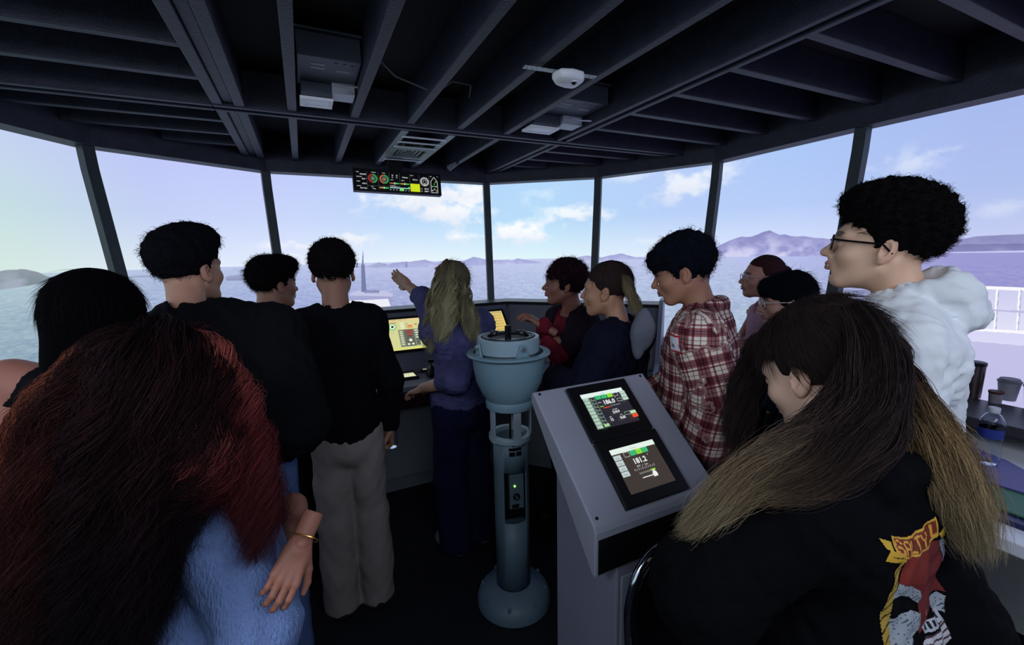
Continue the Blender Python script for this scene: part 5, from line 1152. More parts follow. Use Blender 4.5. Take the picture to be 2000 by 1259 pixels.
# ---- left: tall man in loose black t-shirt, head turned right
p = PP('tall young man in loose black t-shirt and jeans, head turned right, behind the red hair', 418, 436, 1.45, 2, (196, 146, 122), lean=.02, bw=.95, shrink=.99, hair_pad=.035)
p.hc = p.L(W(355, 436, 1.45))-np.array((0, 0, .118+.035)); p.nb = p.nb+np.array((p.hc[0]*.9, 0, 0))
J(p, 'elr', 580, 825, 1.38); p.J['wrr'] = p.J['elr']+np.array((-.12, .22, .02)); p.J['ell'] = np.array((-.26, .0, 1.16)); p.J['wrl'] = np.array((-.10, .24, 1.12))
p.head(34, 0, 0, h=.004); p.hand(p.J['wrr'], (-1, .4, 0), (0, .2, -1), 1, curl=.7, fore=p.J['elr']); p.hand(p.J['wrl'], (1, .3, 0), (0, .2, -1), -1, curl=.7, fore=p.J['ell'])
p.body(); p.top_garment('t_shirt', C_knit('faded_black_cotton', (17, 18, 22), bump=.15), g=.034, hem=.985, wr=.010, wf=3.5, sleeve=.62, sg=.045, puff=.02, hip=1.05, waist=1.2)
p.trousers(M_jean, waist=1.03, g=.022, wr=.010); p.shoes(M_shoe)
p.hair_cap((22, 22, 28), r=(.088, .106, .092), c=(0, -.022, .050), amp=.006, freq=12, strands=3000, slen=.026, scurl=.003, nape=-.035, face_z=.03, extra=lambda v: v.ell((0, .03, .10), (.08, .075, .055), k=.03))
# ---- man behind, head in right profile
p = PP('man in black t-shirt behind the others, face turned right in front of the window post', 528, 495, 2.12, 28, (176, 128, 106), lean=.04, bw=.95, hair_pad=.03)
p.head(56, -4, 0, h=.0045); p.hand(p.J['wrr'], (0, .2, -1), (-1, 0, 0), 1); p.hand(p.J['wrl'], (0, .2, -1), (1, 0, 0), -1)
p.body(); p.top_garment('t_shirt', C_knit('faded_black_cotton', (17, 18, 22)), g=.024, hem=.90, sleeve=.6, sg=.03); p.trousers(M_dtr, waist=.96); p.shoes(M_shoe)
p.hair_cap((20, 18, 22), r=(.090, .106, .094), amp=.008, freq=14, strands=2600, slen=.026, scurl=.007, nape=-.05, face_z=.035, lift=.6, extra=lambda v: v.ell((0, .05, .095), (.07, .065, .045), k=.03))
# ---- far left: woman with smooth black hair
p = PP('woman with smooth long black hair at the far left, beside the red haired woman', 176, 530, 1.06, -8, (176, 116, 98), lean=.03, bw=.92, hair_pad=.02)
J(p, 'shl', 22, 745, 1.08); p.head(-8, -4, 0, h=.005, fem=True); p.hand(p.J['wrr'], (0, .3, -1), (-1, 0, 0), 1); p.hand(p.J['wrl'], (0, .3, -1), (1, 0, 0), -1)
p.body(h=.010); p.top_garment('tank_top', C_knit('black_jersey', (14, 12, 18)), g=.012, hem=.92, sleeve=0, extra=lambda p, v: [v.ell(p.J['sh'+a]+np.array((0, 0, .03)), (.085, .11, .085), k=.01, sub=True) for a in 'lr'])
p.trousers(M_dtr, waist=.97); p.shoes(M_shoe)
p.hair_cap((7, 6, 9), r=(.096, .114, .102), amp=.0012, freq=6, strands=12000, slen=.06, scurl=.0, nape=-.36, lift=.01, srad=.0006, ears=False, c=(0, -.024, .044), low=-.40, droop=1.5, side_z=-.40, side_y=.03, mass=1.0, rand=.05,
    extra=lambda v: v.ell((0, -.040, -.08), (.102, .098, .17), k=.03).ell((0, -.060, -.24), (.125, .085, .16), k=.04))
# ---- foreground left: woman with curly red hair and blue cardigan
p = PP('woman with big curly dark red hair and pale blue knitted cardigan, left foreground', 315, 632, .90, -10, (164, 108, 88), lean=.02, bw=.92, hair_pad=.035)
J(p, 'shr', 420, 1020, 0.88); J(p, 'elr', 505, 1235, 0.86); J(p, 'wrr', 430, 1300, 1.06); p.J['ell'] = np.array((-.24, .02, 1.02)); p.J['wrl'] = np.array((-.05, .22, 1.0))
p.head(-8, -6, 0, h=.005, fem=True); p.hand(p.J['wrr'], (-1, .3, .1), (0, -.3, -1), 1, curl=.6)
wl = p.L(W(586, 1062, .85)); ft = p.L(W(548, 1150, .80))
p.hand(wl, ft-wl, p.L(W(480, 1120, 1.125))-wl, -1, curl=.55, h=.003, sc=.76, fore=p.L(W(572, 990, 1.0)))
p.body(); p.J['wrl'] = p.L(W(560, 1030, 1.562))
M_card = mat('pale_blue_knit', (124, 148, 200), .9, bump=.8, bscale=230, var=.12, vscale=30, stretch=(1, 1, .25))
p.top_garment('cardigan', M_card, g=.030, hem=.72, wr=.006, wf=3.2, sg=.030, puff=.012, cuff=.014, h=.007, hip=1.1, waist=1.35, seed=4)
p.trousers(M_dtr, waist=.95); p.shoes(M_shoe)
me = Me(); wv = wl+(ft-wl)/np.linalg.norm(ft-wl)*(-.012); ux = np.cross((ft-wl), (0, 0, 1)); Mb = framed(None, ux, np.cross(ft-wl, ux), wv)
ring = [Mb @ Vector((.033*math.cos(a), .026*math.sin(a), 0)) for a in np.linspace(0, 2*math.pi, 21)]; me.tube(ring, .0016, 6); me.build('bracelet', mat('gold_chain', (214, 170, 90), .25, metal=.9), p.root, smooth=True)
RR = (26, 10, 14)
p.hair_cap(RR, r=(.104, .116, .102), c=(0, -.028, .040), amp=.010, freq=7, strands=2400, slen=.05, scurl=.008, nape=-.16, lift=.3, tips=(104, 34, 30), ears=False, h=.006)
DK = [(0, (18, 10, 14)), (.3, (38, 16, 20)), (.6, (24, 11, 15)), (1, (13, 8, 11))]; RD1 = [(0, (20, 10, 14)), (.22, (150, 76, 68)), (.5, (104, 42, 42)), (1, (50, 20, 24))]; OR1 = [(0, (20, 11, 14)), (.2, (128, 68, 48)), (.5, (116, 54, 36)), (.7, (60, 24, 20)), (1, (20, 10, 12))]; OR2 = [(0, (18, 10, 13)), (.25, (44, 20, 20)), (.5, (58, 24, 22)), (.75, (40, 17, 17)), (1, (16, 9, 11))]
L = lambda *q: [W(*a) for a in q]
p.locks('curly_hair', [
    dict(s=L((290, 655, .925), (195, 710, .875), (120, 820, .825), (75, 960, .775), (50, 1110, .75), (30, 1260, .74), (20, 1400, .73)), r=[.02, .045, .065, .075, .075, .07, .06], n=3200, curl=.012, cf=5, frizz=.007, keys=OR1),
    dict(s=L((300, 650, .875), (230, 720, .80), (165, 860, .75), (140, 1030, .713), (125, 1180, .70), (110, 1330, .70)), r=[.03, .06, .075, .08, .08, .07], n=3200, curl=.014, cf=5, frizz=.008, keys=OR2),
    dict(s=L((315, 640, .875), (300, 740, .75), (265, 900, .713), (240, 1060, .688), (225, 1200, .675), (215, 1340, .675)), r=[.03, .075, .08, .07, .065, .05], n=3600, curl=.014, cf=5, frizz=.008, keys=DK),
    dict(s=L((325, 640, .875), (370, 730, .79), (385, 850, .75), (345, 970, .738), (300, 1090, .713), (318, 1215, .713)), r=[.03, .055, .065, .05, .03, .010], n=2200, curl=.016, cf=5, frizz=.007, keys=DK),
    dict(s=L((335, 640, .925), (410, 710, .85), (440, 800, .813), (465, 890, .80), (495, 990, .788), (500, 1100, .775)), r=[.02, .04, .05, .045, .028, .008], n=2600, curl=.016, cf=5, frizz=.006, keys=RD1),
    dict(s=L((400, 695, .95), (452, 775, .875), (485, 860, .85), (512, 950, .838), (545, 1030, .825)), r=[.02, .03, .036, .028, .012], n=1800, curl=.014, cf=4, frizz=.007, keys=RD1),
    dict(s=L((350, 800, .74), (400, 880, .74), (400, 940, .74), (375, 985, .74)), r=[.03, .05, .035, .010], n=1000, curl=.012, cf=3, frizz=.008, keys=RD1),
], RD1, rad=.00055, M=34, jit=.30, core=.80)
# ---- blonde woman pointing through the window
p = PP('woman with long wavy blonde hair pointing out of the window, sunglasses on her head', 878, 508, 2.3, -14, (196, 150, 124), lean=.03, bw=.88, hair_pad=.018)
J(p, 'ell', 836, 590, 2.36); J(p, 'wrl', 797, 557, 2.50); J(p, 'elr', 890, 742, 2.10); J(p, 'wrr', 825, 758, 2.28)
p.head(-22, 0, 0, h=.005, fem=True)
hl = p.L(W(768, 535, 2.56)); p.hand(p.J['wrl'], hl-p.J['wrl'], p.L(W(780, 560, 2.2))*0+np.array((.5, -.6, -.35)), -1, curl=.15, fore=p.J['ell'], h=.0045)
p.hand(p.J['wrr'], p.L(W(780, 772, 2.42))-p.J['wrr'], (0, .2, -1), 1, curl=.35, fore=p.J['elr'], h=.0045)
p.body(); p.top_garment('denim_shirt', C_knit('dusty_blue_shirt', (80, 80, 122), var=.12, vscale=14), g=.024, hem=.88, sleeve=.66, sg=.022, wr=.009, hip=1.0, waist=1.15)
p.trousers(M_navytr, waist=.96, g=.03, flare=.02, wr=.010); p.shoes(mat('tan_shoe', (120, 112, 120), .6))
BL = [(0, (96, 84, 66)), (.3, (150, 140, 108)), (1, (186, 178, 142))]
p.hair_cap((104, 94, 74), r=(.088, .104, .092), amp=.003, freq=8, strands=900, slen=.05, scurl=.003, nape=-.12, lift=.1, ears=False)
p.locks('wavy_hair', [
    dict(s=L((876, 512, 2.28), (856, 560, 2.22), (847, 610, 2.18), (842, 650, 2.18), (838, 688, 2.18)), r=[.02, .04, .042, .036, .01], n=700, curl=.012, cf=3.5, frizz=.006),
    dict(s=L((877, 512, 2.26), (872, 570, 2.18), (868, 620, 2.14), (858, 670, 2.14)), r=[.03, .065, .06, .02], n=900, curl=.012, cf=3, frizz=.006),
    dict(s=L((880, 512, 2.28), (894, 555, 2.24), (908, 600, 2.20), (922, 640, 2.18), (926, 668, 2.18)), r=[.02, .042, .045, .035, .01], n=700, curl=.012, cf=3.5, frizz=.006)], BL, rad=.0011, jit=.3)
p.glasses((200, 150, 110), lens=mat('amber_lens', (120, 84, 60), .15), up=lambda q: p.H((q[0], q[1]-.055+(q[2])*-.6, .100+(q[1]-.108)*.9+q[2]*.5)), name='sunglasses')
# ---- young man with dark curly hair by the console, dark jacket over maroon shirt
p = PP('young man with curly hair, dark jacket, maroon shirt and white name tag, by the console', 1102, 503, 2.45, -95, (150, 100, 84), lean=.02, bw=.84, hair_pad=.03)
p.J['elr'] = np.array((.20, .04, 1.10)); J(p, 'wrr', 1062, 636, 2.30); J(p, 'ell', 1092, 690, 2.38); J(p, 'wrl', 1068, 672, 2.34)
p.head(-62, 2, 0, h=.0045); p.hand(p.J['wrr'], p.L(W(1040, 622, 2.30))-p.J['wrr'], (.3, .2, -1), 1, curl=.6, h=.0045, fore=p.J['elr']); p.hand(p.J['wrl'], (.2, 1, -.2), (.8, 0, -.6), -1, curl=.8, h=.0045)
p.body(); p.top_garment('shirt', C_knit('maroon_shirt', (120, 32, 48), var=.3, vscale=14), g=.012, hem=.90, sleeve=1, sg=.014, neckdrop=.03)
inner = p.garment
p.top_garment('jacket', C_knit('dark_open_jacket', (34, 24, 36)), g=.022, hem=.88, sleeve=.5, sg=.024, extra=lambda p, v: v.put(lambda X, Y, Z: np.maximum(np.abs(X-.01)-.062+0*Z, -Y+0*Z), (-.08, 0, .8), (.08, .3, 1.6), sub=True))
small_tag(p, 1124, 597, 2.3, 'name_tag', .065, .055, lambda i, j, nx, ny: (214, 214, 224))
me = Me(); c_ = Canvas(Matrix.Translation((0, 0, 0)))
p.trousers(M_dtr, waist=.96); p.shoes(M_shoe)
p.hair_cap((34, 20, 30), r=(.100, .112, .100), amp=.013, freq=13, strands=2200, slen=.028, scurl=.010, nape=-.07, tips=(110, 40, 56), face_z=.035, lift=.7)
# ---- person with dark cap and long fair ponytail, navy jacket
p = PP('person with slicked dark hair, long fair tail and navy jacket with grey hood', 1186, 511, 1.97, -26, (192, 140, 112), lean=.03, bw=.86, hair_pad=.012)
p.J['elr'] = np.array((.23, .05, 1.08)); p.J['wrr'] = np.array((.10, .26, 1.06)); p.J['ell'] = np.array((-.23, .05, 1.08)); p.J['wrl'] = np.array((-.10, .26, 1.06))
p.head(-38, -2, 0, h=.004, fem=True); p.hand(p.J['wrr'], (-.7, .6, .1), (0, 0, -1), 1, curl=.8); p.hand(p.J['wrl'], (.7, .6, .1), (0, 0, -1), -1, curl=.8)
def hood_grey(p, v): v.ell((.0, -.13, p.nb[2]-.02), (.10, .05, .07), k=.04)
p.body(); p.top_garment('jacket', C_knit('navy_jacket', (20, 22, 40)), g=.030, hem=.86, wr=.010, wf=4, sg=.03, puff=.01, waist=1.3, hip=1.1, extra=hood_grey)
hq = p.L(W(1258, 640, 1.80)); v = Vol(hq-.22, hq+.22, .008); v.ell(hq, (.020, .045, .09), k=.02).ell(hq+np.array((-.015, .02, -.05)), (.018, .03, .08), k=.02).noise(.006, 6); V_, F_ = v.mesh(); np_mesh('hood_lining', V_, F_, C_knit('grey_fleece', (112, 114, 128)), p.root, label='grey fleece hood lining')
p.trousers(M_dtr, waist=.96); p.shoes(M_shoe)
p.hair_cap((58, 46, 44), r=(.082, .102, .090), amp=.003, freq=16, strands=5000, slen=.04, scurl=.0, nape=-.07, lift=.06, face_z=.040, face_y=.068, side_y=.01, side_z=-.01, srad=.0006, rand=.08)
p.locks('ponytail', [dict(s=L((1196, 520, 1.92), (1222, 548, 1.90), (1238, 588, 1.86), (1254, 622, 1.84)), r=[.012, .022, .022, .008], n=900, curl=.003, frizz=.005)], [(0, (70, 56, 48)), (.4, (150, 132, 104)), (1, (176, 158, 124))], rad=.0011)
# ---- man in plaid shirt
pm = bpy.data.materials.new('red_plaid'); pm.use_nodes = True; nt = pm.node_tree; bs = nt.nodes['Principled BSDF']; bs.inputs['Roughness'].default_value = .9; bs.inputs['Specular IOR Level'].default_value = .2
def stripe(attr, per, off):
    a = nt.nodes.new('ShaderNodeAttribute'); a.attribute_name = attr; m1 = nt.nodes.new('ShaderNodeMath'); m1.operation = 'MULTIPLY_ADD'; m1.inputs[1].default_value = 1/per; m1.inputs[2].default_value = off+40
    nt.links.new(a.outputs['Fac'], m1.inputs[0]); m2 = nt.nodes.new('ShaderNodeMath'); m2.operation = 'FRACT'; nt.links.new(m1.outputs[0], m2.inputs[0])
    r = nt.nodes.new('ShaderNodeValToRGB'); r.color_ramp.interpolation = 'CONSTANT'; e = r.color_ramp.elements
    K = [(0, (244, 238, 230)), (.18, (176, 138, 142)), (.22, (244, 238, 230)), (.40, (168, 108, 112)), (.52, (110, 86, 98)), (.57, (168, 110, 114)), (.64, (110, 86, 98)), (.70, (168, 108, 112)), (.82, (236, 228, 220)), (.92, (166, 104, 110))]
    e[0].position = 0; e[0].color = lin(K[0][1]); e[1].position = K[1][0]; e[1].color = lin(K[1][1])
    for q, c in K[2:]: x = e.new(q); x.color = lin(c)
    nt.links.new(m2.outputs[0], r.inputs[0]); return r
r1, r2 = stripe('pu', .066, .1), stripe('pv', .066, .3); mx = nt.nodes.new('ShaderNodeMix'); mx.data_type = 'RGBA'; mx.blend_type = 'MULTIPLY'; mx.inputs['Factor'].default_value = 1
nt.links.new(r1.outputs[0], mx.inputs['A']); nt.links.new(r2.outputs[0], mx.inputs['B']); nt.links.new(mx.outputs['Result'], bs.inputs['Base Color']); MATS['red_plaid'] = pm
p = PP('young man in loose red and white plaid shirt with a name tag, looking down', 1337, 453, 1.64, -38, (176, 124, 100), lean=.05, bw=.92, hair_pad=.03)
J(p, 'ell', 1400, 770, 1.50); J(p, 'wrl', 1372, 868, 1.58); p.J['elr'] = np.array((.22, .04, 1.12)); p.J['wrr'] = np.array((.14, .24, .98))
p.head(-42, -16, 0, h=.004); p.hand(p.J['wrl'], (.1, .6, -1), (1, 0, .2), -1, curl=.7); p.hand(p.J['wrr'], (-.3, .8, -.3), (-.3, 0, -1), 1, curl=.7)
def collar(p, v): v.cap(p.nb+np.array((-.055, .05, .0)), p.nb+np.array((-.06, -.03, .045)), .020, .022, k=.01); v.cap(p.nb+np.array((.055, .05, .0)), p.nb+np.array((.06, -.03, .045)), .020, .022, k=.01); v.cap(p.nb+np.array((-.05, -.055, .045)), p.nb+np.array((.05, -.055, .045)), .021, k=.01)
p.body(); p.top_garment('plaid_shirt', pm, g=.036, hem=.88, wr=.009, wf=3.4, sg=.034, puff=.022, waist=1.3, hip=1.1, attrs=True, extra=collar, neckdrop=.05)
small_tag(p, 1316, 671, 1.4, 'name_tag', .060, .064, lambda i, j, nx, ny: (196, 40, 48) if (i < 1 or i > nx-1 or j > ny-1.2 or j < .8) else ((140, 130, 150) if 3 < j < 5 and int(i*1.7) % 2 else (232, 230, 238)), nx=12, ny=10)
p.trousers(M_dtr, waist=.96); p.shoes(M_shoe)
p.hair_cap((20, 24, 34), r=(.096, .112, .100), c=(0, -.016, .050), amp=.008, freq=12, strands=2600, slen=.030, scurl=.006, nape=-.075, face_z=.02, face_y=.062, side_z=-.035, side_y=.03, lift=.35, extra=lambda v: v.ell((0, .055, .065), (.072, .060, .050), k=.03))
# ---- girl in pink tank top
p = PP('girl in pink sleeveless top with pale glasses and hair bun, by the right windows', 1492, 500, 2.52, -62, (186, 132, 116), lean=.02, bw=.82, hair_pad=.008)
p.J['ell'] = np.array((-.215, .03, 1.10)); p.J['wrl'] = np.array((.0, .20, 1.08)); p.J['elr'] = np.array((.215, .03, 1.10)); p.J['wrr'] = np.array((.0, .17, 1.12))
p.head(-54, 3, 0, h=.0045, fem=True); p.hand(p.J['wrl'], (1, .05, .2), (0, -1, 0), -1, curl=.5, fore=p.J['ell'], sc=.9); p.hand(p.J['wrr'], (-1, .05, .1), (0, -1, 0), 1, curl=.5, fore=p.J['elr'], sc=.9)
p.body(h=.009); p.top_garment('tank_top', C_knit('dusty_pink_jersey', (190, 146, 166)), g=.010, hem=.95, sleeve=0, neckdrop=.06, neck_r=.075, wr=.004, extra=lambda p, v: [v.ell(p.J['sh'+a]+np.array((0, 0, .02)), (.055, .10, .09), k=.01, sub=True) for a in 'lr'])
p.trousers(M_dtr, waist=1.0); p.shoes(M_shoe); 
p.hair_cap((66, 40, 42), r=(.080, .100, .090), amp=.0015, freq=8, strands=500, slen=.03, scurl=0, nape=-.05, face_y=.055, face_z=.06, lift=.04, extra=lambda v: v.ell((0, -.115, .03), (.045, .04, .045), k=.01))
p.glasses((214, 200, 206), thick=.002)
# ---- person with short black hair behind the brown haired woman
p = PP('person with short black hair and clear glasses, in dark top, behind the brown haired woman', 1540, 529, 2.02, -30, (184, 136, 120), lean=.03, bw=.86, hair_pad=.025)
p.head(-46, -6, 0, h=.0045); p.hand(p.J['wrr'], (0, .2, -1), (-1, 0, 0), 1); p.hand(p.J['wrl'], (0, .2, -1), (1, 0, 0), -1)
p.body(); p.top_garment('top', C_knit('dark_blue_top', (26, 30, 52)), g=.02, hem=.9); p.trousers(M_dtr, waist=.96); p.shoes(M_shoe)
p.hair_cap((14, 18, 26), r=(.096, .112, .100), amp=.004, freq=10, strands=2000, slen=.05, scurl=.003, nape=-.06, face_z=.018, face_y=.066, lift=.15, extra=lambda v: v.ell((0, .05, .07), (.076, .065, .05), k=.03))
p.glasses((216, 206, 206), thick=.002)
# ---- tall young man in white hoodie
p = PP('tall young man in white hoodie and black rimmed glasses, chin raised, in left profile', 1738, 352, 1.07, -22, (222, 178, 150), lean=.02, bw=.84, hair_pad=.045, hs=.98)
p.J['ell'] = np.array((-.22, -.04, 1.14)); p.J['wrl'] = np.array((-.20, .07, .90)); p.J['elr'] = np.array((.20, -.02, 1.14)); p.J['wrr'] = np.array((.20, .06, .90))
p.head(-24, 7, 0, h=.003, jaw=.95, lips=(172, 104, 96)); p.hand(p.J['wrl'], (.8, .6, .1), (0, 0, -1), -1, curl=.8); p.hand(p.J['wrr'], (-.8, .5, .1), (0, 0, -1), 1, curl=.8)
def hood(p, v):
    n = p.nb+np.array((0, 0, .012))
    v.ell((0, -.085, n[2]+.022), (.098, .068, .046), k=.012).ell((0, -.118, n[2]-.026), (.086, .050, .050), k=.012).cap(n+np.array((-.070, -.045, .040)), n+np.array((-.050, .060, -.005)), .027, .022, k=.012).cap(n+np.array((.070, -.045, .040)), n+np.array((.050, .060, -.005)), .027, .022, k=.012)
    v.cap(n+np.array((-.060, -.065, .048)), n+np.array((.060, -.065, .048)), .030, k=.012)
p.nb[2] += .022
p.body(); p.top_garment('hoodie', C_knit('white_fleece', (232, 234, 238), bump=.12), g=.026, hem=.84, wr=.009, wf=4.2, sg=.030, puff=.016, h=.0065, waist=1.25, hip=1.1, extra=hood, neck_r=.062, seed=9)
p.trousers(M_dtr, waist=.95); p.shoes(M_shoe)
p.hair_cap((18, 16, 18), r=(.088, .104, .092), c=(0, -.014, .060), amp=.010, freq=16, strands=5200, slen=.016, scurl=.006, srad=.0006, nape=-.045, side_y=.012, side_z=.03, face_y=.072, face_z=.055, h=.004, lift=.9, extra=lambda v: (v.ell((0, .01, .115), (.080, .092, .042), k=.04), v.ell((0, -.070, .055), (.068, .055, .065), k=.03)))
p.glasses((14, 14, 18), thick=.0024, rnd=.75)
# ---- foreground right: woman with brown hair in black jacket
p = PP('woman with long brown hair, blonde ends and black jacket with a ship print', 1612, 590, .85, 2, (226, 184, 160), lean=.06, bw=.92, hair_pad=.02)
J(p, 'elr', 1850, 1230, .88); J(p, 'ell', 1385, 1150, 0.80); J(p, 'wrl', 1360, 1120, 1.00); J(p, 'wrr', 1560, 1259, .98)
p.head(4, -26, 0, h=.0032, fem=True); p.hand(p.J['wrr'], (-.7, .6, 0), (0, 0, -1), 1, curl=.6); p.hand(p.J['wrl'], (.4, .8, 0), (0, 0, -1), -1, curl=.6)
p.body(); p.top_garment('jacket', C_knit('black_fleece_jacket', (5, 5, 9), bump=.35), g=.028, hem=.80, wr=.010, wf=3, sg=.045, puff=.02, h=.007, waist=1.35, hip=1.12, seed=2, extra=lambda p, v: v.cap(p.nb+np.array((-.06, -.06, .02)), p.nb+np.array((.06, -.06, .02)), .035, k=.03))
JACKET = (p, p.garment)
p.trousers(M_dtr, waist=.95); p.shoes(M_shoe)
BR = (50, 39, 38)
p.hair_cap(BR, r=(.090, .112, .100), c=(0, -.020, .045), amp=.002, freq=7, strands=15000, slen=.07, scurl=.002, srad=.0005, rand=.08, nape=-.10, side_y=-.0, side_z=.0, face_y=.055, face_z=.04, lift=.06, h=.005)
GB = [(0, (50, 39, 38)), (.4, (62, 48, 44)), (.65, (128, 108, 84)), (1, (196, 178, 142))]; GD = [(0, (46, 36, 36)), (.6, (48, 38, 38)), (1, (68, 54, 48))]
p.locks('long_hair', [
    dict(s=L((1680, 630, .80), (1665, 745, .76), (1612, 838, .73), (1535, 895, .73), (1440, 950, .75), (1375, 1010, .79), (1338, 1045, .84)), r=[.02, .035, .05, .05, .042, .03, .01], n=2400, curl=.006, cf=3, frizz=.008, keys=GB, flat=.7),
    dict(s=L((1660, 610, .80), (1700, 700, .74), (1690, 820, .70), (1630, 890, .69), (1550, 940, .71), (1490, 970, .73)), r=[.03, .055, .06, .055, .04, .012], n=2000, curl=.004, cf=3, frizz=.006, keys=[(0, (48, 38, 38)), (.6, (56, 43, 41)), (1, (120, 98, 78))]),
    dict(s=L((1540, 630, .93), (1492, 670, .97), (1462, 740, .98), (1440, 820, .98), (1440, 900, .97)), r=[.015, .022, .03, .03, .01], n=1100, curl=.006, cf=3, frizz=.008, keys=GD),
    dict(s=L((1680, 640, .80), (1730, 730, .79), (1785, 810, .78), (1838, 900, .77), (1880, 990, .76), (1915, 1090, .76)), r=[.02, .035, .04, .045, .045, .015], n=2200, curl=.005, cf=3, frizz=.008, keys=[(0, (46, 36, 36)), (.25, (64, 46, 38)), (.5, (140, 112, 78)), (1, (160, 144, 112))]),
    dict(s=L((1660, 620, .80), (1710, 690, .78), (1710, 770, .74), (1700, 860, .71)), r=[.03, .045, .045, .03], n=1100, curl=.004, frizz=.006, keys=GD)],
    GB, rad=.0006, M=26, jit=.3, core=.7)
cl = p.L(W(1741, 768, 0.871)); me = Me(); me.lathe([(0, .010), (.008, .009), (.012, .004), (.012, -.004), (0, -.006)], 20, Matrix.Translation(cl)); me.build('hair_clip', mat('pearl_clip', (206, 200, 200), .3), p.root, smooth=True)
me = Me(); me.tube([cl+np.array((-.02, .02, .01)), cl, cl+np.array((.01, .02, -.03))], .006, 10); me.build('hair_tie', M_black, p.root, smooth=True)
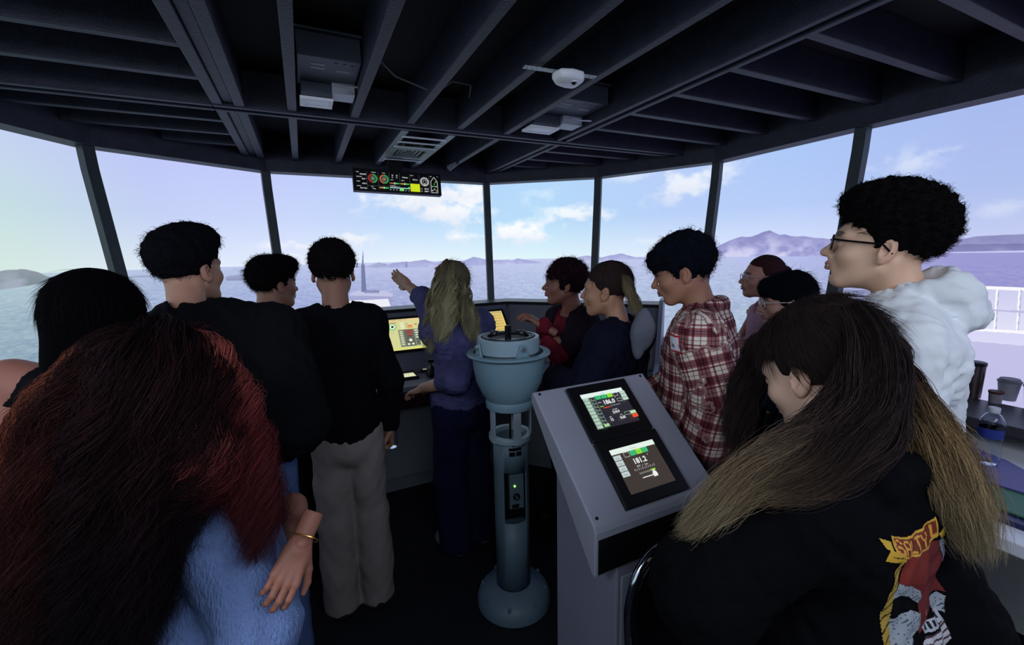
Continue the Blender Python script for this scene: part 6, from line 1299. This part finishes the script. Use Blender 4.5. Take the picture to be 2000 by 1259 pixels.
# print on the back of the jacket: a banner, a rope, clouds and a paddle steamer (flat print)
def raster(nx, ny):
    A = np.full((ny, nx, 4), 0.0); y, x = np.mgrid[0:ny, 0:nx]; x = (x+.5)/nx; y = 1-(y+.5)/ny          # x right, y down, 0..1 over the photo crop 1640-1900 x 1000-1300
    X = x*260; Y = y*300; rg = np.random.default_rng(5)
    def fill(m, c): A[m, :3] = c; A[m, 3] = 1
    def poly(pts, c):
        ins = np.zeros(X.shape, bool)
        for (x0, y0), (x1, y1) in zip(pts, pts[1:]+pts[:1]):
            if y0 == y1: continue
            ins ^= ((y0 > Y) != (y1 > Y)) & (X < (x1-x0)*(Y-y0)/(y1-y0)+x0)
        fill(ins, c); return ins
    red = poly([(104, 78), (180, 62), (196, 110), (210, 180), (196, 182), (168, 200), (150, 220), (120, 235), (128, 190), (134, 160), (120, 145), (92, 134)], (104, 34, 34))
    poly([(104, 78), (150, 74), (150, 140), (92, 134)], (122, 42, 34))
    # clouds
    for pts in ([(92, 134), (112, 140), (130, 152), (136, 172), (130, 180), (112, 164), (96, 160), (82, 166)], [(180, 62), (196, 64), (212, 96), (218, 122), (206, 118), (194, 96)],
                [(70, 206), (112, 190), (130, 198), (126, 222), (100, 250), (64, 262)], [(170, 200), (200, 184), (208, 188), (200, 220), (176, 218)], [(64, 262), (100, 250), (120, 260), (100, 300), (62, 300)]):
        m = poly(pts, (150, 156, 164)); fill(m & (np.sin(X*.5+np.sin(Y*.3)*2)*np.sin(Y*.45+np.sin(X*.25)*2) > .72), (60, 66, 74))
    # steamer
    poly([(130, 226), (190, 212), (192, 232), (134, 240)], (176, 176, 184))
    for k in range(5): poly([(137+10*k, 226-1.8*k), (143+10*k, 225-1.8*k), (143+10*k, 235-1.8*k), (137+10*k, 236-1.8*k)], (20, 20, 26))
    poly([(122, 250), (192, 232), (190, 262), (120, 300), (112, 280)], (188, 186, 190)); 
    for k in range(3): poly([(128, 246+10*k), (192, 234+10*k), (192, 237+10*k), (128, 249+10*k)], (70, 40, 50))
    for (x0, y0) in ((146, 150), (150, 200)): poly([(x0-4, y0), (x0, y0-4), (x0+4, y0+14), (x0, y0+10)], (190, 150, 130))
    # rope
    t = np.clip((Y-92)/200, 0, 1); cx = 95-26*t**.8-10*t; m = (np.abs(X-cx) < 4.2) & (Y > 92); fill(m, (170, 140, 60)); fill(m & (((Y*.75+X*1.4) % 11) < 2.2), (40, 28, 14))
    # banner
    u = (X-86)/92; yc = 62-0*u+18*(1-(2*u-.85)**2)*.6-22*np.clip(u, 0, 1)**1.6
    m = (u > 0) & (u < 1) & (np.abs(Y-yc) < 17); fill(m, (206, 158, 60)); m2 = (u > .035) & (u < .965) & (np.abs(Y-yc) < 13.5); fill(m2, (112, 46, 24))
    poly([(70, 54), (84, 58), (84, 76), (76, 70)], (206, 164, 60)); poly([(68, 90), (80, 72), (102, 78), (102, 92)], (200, 156, 50)); poly([(178, 50), (190, 38), (204, 44), (196, 62), (184, 60)], (196, 160, 60))
    fill((np.abs((Y-82)-.15*(X-80)) < .9) & (X > 80) & (X < 100), (60, 40, 20))
    # lettering SALTY L on the banner, 5x7 strokes
    G = {'S': ["01110", "10001", "10000", "01110", "00001", "10001", "01110"], 'A': ["01110", "10001", "10001", "11111", "10001", "10001", "10001"], 'L': ["10000", "10000", "10000", "10000", "10000", "10000", "11111"],
         'T': ["11111", "00100", "00100", "00100", "00100", "00100", "00100"], 'Y': ["10001", "10001", "01010", "00100", "00100", "00100", "00100"], ' ': ["00000"]*7}
    for k, chh in enumerate("SALTY L"):
        for r_ in range(7):
            for c_ in range(5):
                if G[chh][r_][c_] == '1':
                    ux = (k+ (c_+.0)/5.8)/7.2+.04; u2 = ux+.031; yy = 62+18*(1-(2*ux-.85)**2)*.6-22*max(ux, 0)**1.6
                    fill((u >= ux) & (u < u2) & (Y-yy > -11+r_*3.2) & (Y-yy < -11+(r_+1)*3.3), (214, 150, 66))
    return A
def jacket_print():
    p, (V, F) = JACKET; nx, ny = 230, 264; A = raster(nx, ny); bv = BVHTree.FromPolygons([Vector(v) for v in V], [tuple(int(i) for i in f) for f in F])
    x0, x1, z0, z1 = PRINT; vs = np.zeros(((nx+1)*(ny+1), 3)); ok = np.zeros(len(vs), bool)
    for j in range(ny+1):
        for i in range(nx+1):
            xx = x0+(x1-x0)*i/nx+.055*(1-j/ny)**1.5; h = bv.ray_cast(Vector((xx, -.6, z0+(z1-z0)*j/ny-.22*(xx+.10))), Vector((0, 1, 0))); k = j*(nx+1)+i
            if h[0] is not None and h[0][1] < -.02: vs[k] = h[0]+h[1]*.0015*(1 if h[1][1] < 0 else -1); ok[k] = True
    fs, cs = [], []
    for j in range(ny):
        for i in range(nx):
            if A[j, i, 3] > 0:
                a = j*(nx+1)+i; q = (a, a+1, a+nx+2, a+nx+1)
                if ok[list(q)].all(): fs.append(q); cs.append(tuple(A[j, i, :3]))
    used = sorted({i for f in fs for i in f}); mp = {v: k for k, v in enumerate(used)}
    me = Me(); me.v = [tuple(vs[i]) for i in used]; me.f = [tuple(mp[i] for i in f) for f in fs]; me.c = cs; me.build('back_print', attr_mat('flat_print', rough=.7), p.root, label='printed banner reading SALTY over a red sky, clouds and a paddle steamer')
PRINT = (-.221, .159, .970, 1.262)
jacket_print()
